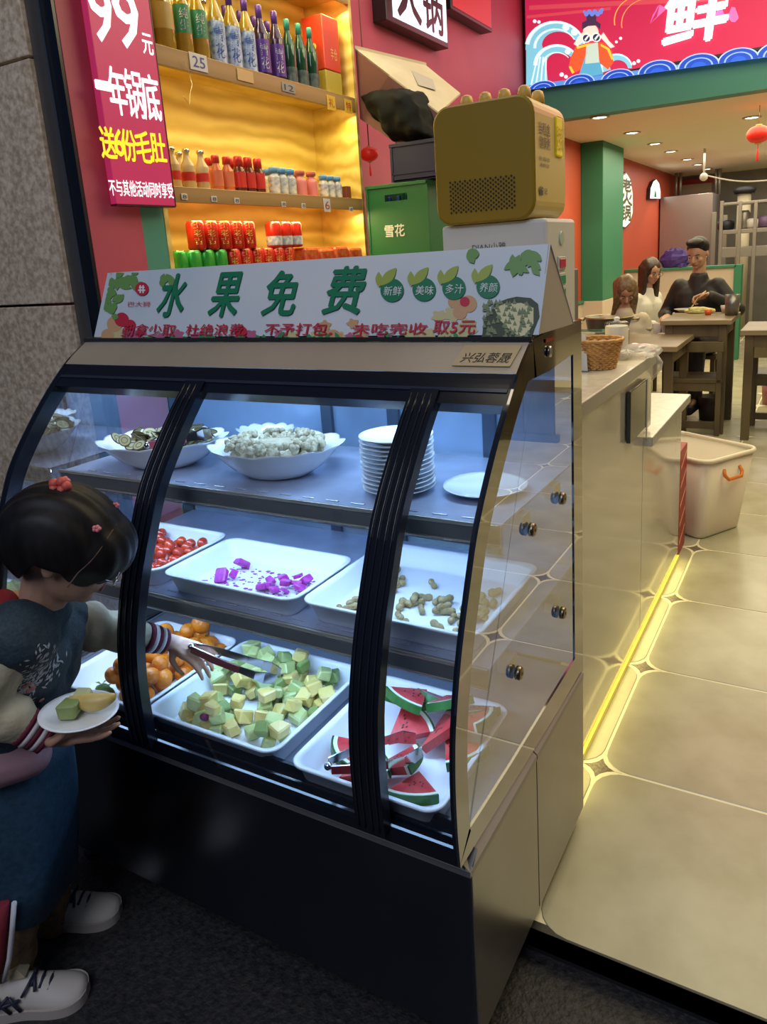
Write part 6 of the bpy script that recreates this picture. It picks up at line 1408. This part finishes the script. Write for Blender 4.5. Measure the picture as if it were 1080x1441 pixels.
# embroidered flowers
em = MB(); rd = random.Random(31); em2 = MB()
def onvest(px, py):
    d = ray(px, py).normalized(); h = vb.ray_cast(CAM, d); return (h[0], h[1]) if h[0] else (None, None)
for k in range(230):
    t = rd.random(); cx = 22+58*t+rd.gauss(0, 7); cy = 975-52*t+rd.gauss(0, 11); h, nn = onvest(cx, cy)
    if h is None: continue
    a = rd.uniform(-.6, 1.8); t1 = (RW[0]*math.cos(a)-RW[1]*math.sin(a)); t1 = (t1-nn*t1.dot(nn)).normalized(); t2 = nn.cross(t1); L = rd.uniform(.006, .013)
    p = h+nn*.0012; em.add([p-t1*L*.5, p+t2*L*.18, p+t1*L*.5, p-t2*L*.18], [(0, 1, 2, 3)])
for cx, cy in ((40, 972), (34, 966), (46, 968), (41, 962), (58, 985), (30, 980)):
    h, nn = onvest(cx, cy)
    if h is not None:
        em2.lathe([(.006, 0), (.003, .0015)], 6, M=Matrix.Translation(h+nn*.001) @ nn.to_track_quat('Z', 'Y').to_matrix().to_4x4())
e = part('embroidery', em, mat('thread_pale', (.50, .52, .56), .8), girl); e['kind'] = 'stuff'
if em2.v: part('embroidered_blossoms', em2, mat('thread_pink', (.45, .20, .20), .8), girl)
rh = MB().cone(G(2, 850, .02), G(14, 870, -.04), .030, .026).cone(G(-12, 850, .06), G(2, 850, .02), .03, .03); part('red_collar', remesh(rh, .006, 2), mat('collar_red', (.30, .012, .018), .8), girl)
hemw = MB().cone(G(48, 1018, .02), G(56, 1005, .10), .055, .050); part('shirt_front', remesh(hemw, .007, 2), mat('shirt_pale', (.42, .36, .36), .7), girl)
hp2 = MB().cone(G(-10, 1072, -.02), G(38, 1062, .0), .052, .045).cone(G(-10, 1072, -.02), G(-20, 1060, .08), .05, .05); part('shirt_hem', remesh(hp2, .007, 2), mat('shirt_pink', (.40, .22, .24), .75), girl)
sk = []
n = 44
for k, (px, py, ra, rb) in enumerate(((24, 1035, .092, .095), (20, 1065, .112, .112), (16, 1110, .126, .124), (12, 1160, .136, .130), (6, 1205, .144, .134), (2, 1248, .150, .138), (2, 1249, .144, .132), (8, 1190, .12, .12))):
    c = G(px, py, .085); fl_ = min(1, k/5)
    sk.append([c+GF*(ra*math.cos(2*PI*j/n)*(1+.05*fl_*math.sin(7*2*PI*j/n)))+GS*(rb*math.sin(2*PI*j/n)*(1+.05*fl_*math.sin(7*2*PI*j/n)))+UZ*(.012*fl_*math.sin(3*2*PI*j/n)) for j in range(n)])
part('skirt', MB().loft(sk, cap0=True, cap1=False), skirt_m, girl)
def sleeve(sh, el, wr, cov, nm, r=(.048, .050, .040)):
    mb = MB(); e2 = el.lerp(wr, cov); mb.cone(sh, el, r[0], r[1], 16); mb.cone(el, el.lerp(wr, cov*.6), r[1], r[1]*.95, 16); mb.cone(el.lerp(wr, cov*.6), e2, r[1]*.95, r[2], 16)
    mm = remesh(mb, .0055, 2); ax = (wr-el).normalized()
    mm.v = [v+(v-el).normalized()*.0065*math.sin(95*(v-el).dot(ax)+18*v.z) for v in mm.v]
    sl = part('sleeve', mm, cream_m, girl)
    for k in range(5):
        a = el.lerp(wr, cov)+ax*(.018+.0095*k); b_ = a+ax*.0098; r0 = (.0345 if nm == 'near' else .033)-.0012*k
        part('cuff_stripe', MB().cone(a, b_, r0, r0, 18) if 0 else MB().tube([a, b_], r0, 18), maroon if k % 2 == 0 else cuffw, sl)
sleeve(shR+(elR-shR)*.15, elR, wrR, .55, 'near', (.052, .056, .036)); sleeve(shL+(elL-shL)*.1, elL, wrL, .56, 'far', (.045, .046, .036))
tr_ = MB().cone(hips+GS*-.05-UZ*.05, knR, .060, .062).cone(knR, anR-UZ*.0, .062, .056).cone(hips+GS*.05-UZ*.05, knL, .060, .060).cone(knL, anL, .060, .046)
tm_ = remesh(tr_, .007, 3); tm_.v = [v+GF*.003*math.sin(v.z*75) for v in tm_.v]
tro = part('trousers', tm_, mat('trousers_khaki', (.20, .125, .055), .8, noise_scale=60, noise_amt=.15), girl)
stv = [G(x, y, -.036) for x, y in ((20, 1270), (17, 1310), (13, 1350), (6, 1380))]; st2 = [G(x-16, y, -.036) for x, y in ((20, 1270), (17, 1310), (13, 1350), (6, 1380))]
part('white_side_stripe', MB().tube(stv, .005, 6), cuffw, tro); part('red_side_stripe', MB().tube(st2, .012, 8), mat('stripe_red', (.24, .015, .025), .8), tro)
# shoes
shw = mat('shoe_white', (.60, .54, .46), .55); shs = mat('shoe_sole', (.48, .42, .35), .6); shb = mat('shoe_mark', (.02, .025, .045), .5)
def shoe(toe, b_dir, label_, L=.215):
    """toe point on the ground, direction the shoe points"""
    d = Vector(b_dir).normalized(); sdv = Vector((-d.y, d.x, 0)); o = toe-d*L; z0 = ZS
    def P3(a, b, c): return Vector((o.x, o.y, 0))+d*a+sdv*b+Vector((0, 0, z0+c))
    st = [(0, .020, .0), (.012, .032, .0), (.05, .036, 0), (.10, .036, 0), (.15, .043, 0), (.185, .041, 0), (.207, .028, 0), (L, .010, 0)]
    def ring(a, w, z1, w2, n=12):
        return [P3(a, w*math.cos(t)*(1 if math.sin(t) < .2 else w2), .018+(z1-.018)*max(0, math.sin(t))-.0*min(0, math.sin(t))) for t in [-.001+2*PI*j/n for j in range(n)]]
    up = MB(); hts = [.062, .078, .082, .076, .056, .044, .036, .024]; L_ = []
    sp_ = spline([(a_, w0, h0) for (a_, w0, _), h0 in zip(st, hts)], 4); st = [(q[0], q[1], 0) for q in sp_]; hts = [q[2] for q in sp_]
    for (a, w_, _), h in zip(st, hts):
        L_.append([P3(a, w_*.96*math.cos(t)*(1-.25*max(0, math.sin(t))**2), .014+(h-.014)*(max(0, math.sin(t))**.8)) for t in [PI*j/12 for j in range(13)]])
    up.loft(L_, close=True); s_ = thing_part = part('shoe', up, shw, girl)
    so = MB(); lo1 = [P3(a, w_*1.06, 0.0) for a, w_, _ in st]+[P3(a, -w_*1.06, 0.0) for a, w_, _ in reversed(st)]; lo2 = [v+Vector((0, 0, .022)) for v in lo1]; so.loft([lo1, lo2], smooth=False); part('sole', so, shs, s_)
    la = MB()
    for k, a in enumerate((.115, .130, .145)):
        h = .070-.008*k; w_ = .020; la.tube([P3(a, -w_, h-.006), P3(a+.004, 0, h+.004), P3(a, w_, h-.006)], .0030, 6)
    la.tube([P3(.118, 0, .076), P3(.108, -.028, .066), P3(.10, -.034, .055)], .003, 6).tube([P3(.118, 0, .076), P3(.125, -.030, .060)], .003, 6).tube([P3(.118, 0, .076), P3(.112, .028, .064)], .003, 6)
    part('laces', la, shb, s_)
    mk_ = MB()
    for (a0, z0_, a1, z1_) in ((.035, .026, .075, .062), (.075, .024, .050, .064), (.02, .036, .095, .050), (.095, .026, .078, .060)):
        mk_.tube([P3(a0, -.0385, z0_), P3((a0+a1)/2, -.0392, (z0_+z1_)/2), P3(a1, -.036, z1_)], .0035, 6)
    part('side_mark', mk_, shb, s_)
    part('tongue', MB().prism([P3(.075, -.016, .078), P3(.075, .016, .078), P3(.105, .014, .082), P3(.105, -.014, .082)], d*-.012+Vector((0, 0, .022))), mat('shoe_tongue', (.60, .50, .30), .6), s_)
shoe(Vector((-.805, -.205, 0)), GF+GS*.12, '')
shoe(Vector((-.905, -.035, 0)), GF+GS*.05, '')
# plate of melon in her hand
pz_ = G(112, 1010, -.055)
pl_ = link('dinner_plate', PM, None, pz_, (math.radians(-4), math.radians(4), 0)); pl_.scale = (.89, .89, 1); tag(pl_, 'white plate with melon held in the hand of the girl', 'plate')
def cub(c, s, m, label, rz, tilt=0):
    me = chunk('melon_chunk', s, m, int(c.x*1e4) % 97); o = link('melon_chunk', me, None, c, (tilt, 0, rz)); tag(o, label, 'melon piece')
cub(pz_+Vector((-.005, -.012, .026)), .034, mk, 'melon cube with darker green side, nearest on the plate of the girl', .5)
cub(pz_+Vector((-.012, .022, .024)), .032, mat('melon_pale', (.58, .58, .30), .4), 'pale melon cube behind the green-sided one on the plate of the girl', .2, .4)
wm = MB(); c0 = pz_+Vector((.022, .018, .014)); n = 8
wm.loft([[c0+GF*(.055*(k/n-.5)*1.5)+GS*(.016*math.cos(t)*math.sin(PI*(.1+.8*k/n)))+UZ*(.012+.018*math.sin(t)*math.sin(PI*(.1+.8*k/n))+.010*(abs(k/n-.5)*2)**2) for t in [2*PI*j/8 for j in range(8)]] for k in range(n+1)])
single('melon_chunk', wm, mat('melon_orange', (.62, .42, .10), .4, noise_scale=30, col2=(.70, .55, .20)), 'long orange melon wedge lying across the plate of the girl', 'melon piece', c0)
# tongs in her other hand
ta = wrL.lerp(tipL, .30)+UZ*.012; tb2 = W(392, 952, 'z', .545)
tongs('serving_tongs', 'shiny steel tongs in the hand of the girl over the melon tray', CH, ta, tb2, open_=.022, grip=mat('grip_dark_red', (.16, .02, .03), .4))

# ================================================================== NAME CLEAN-UP
for o in C.objects:
    if o.type == 'MESH' and o.parent is None and 'kind' not in o and 'label' not in o: print('UNLABELLED', o.name)
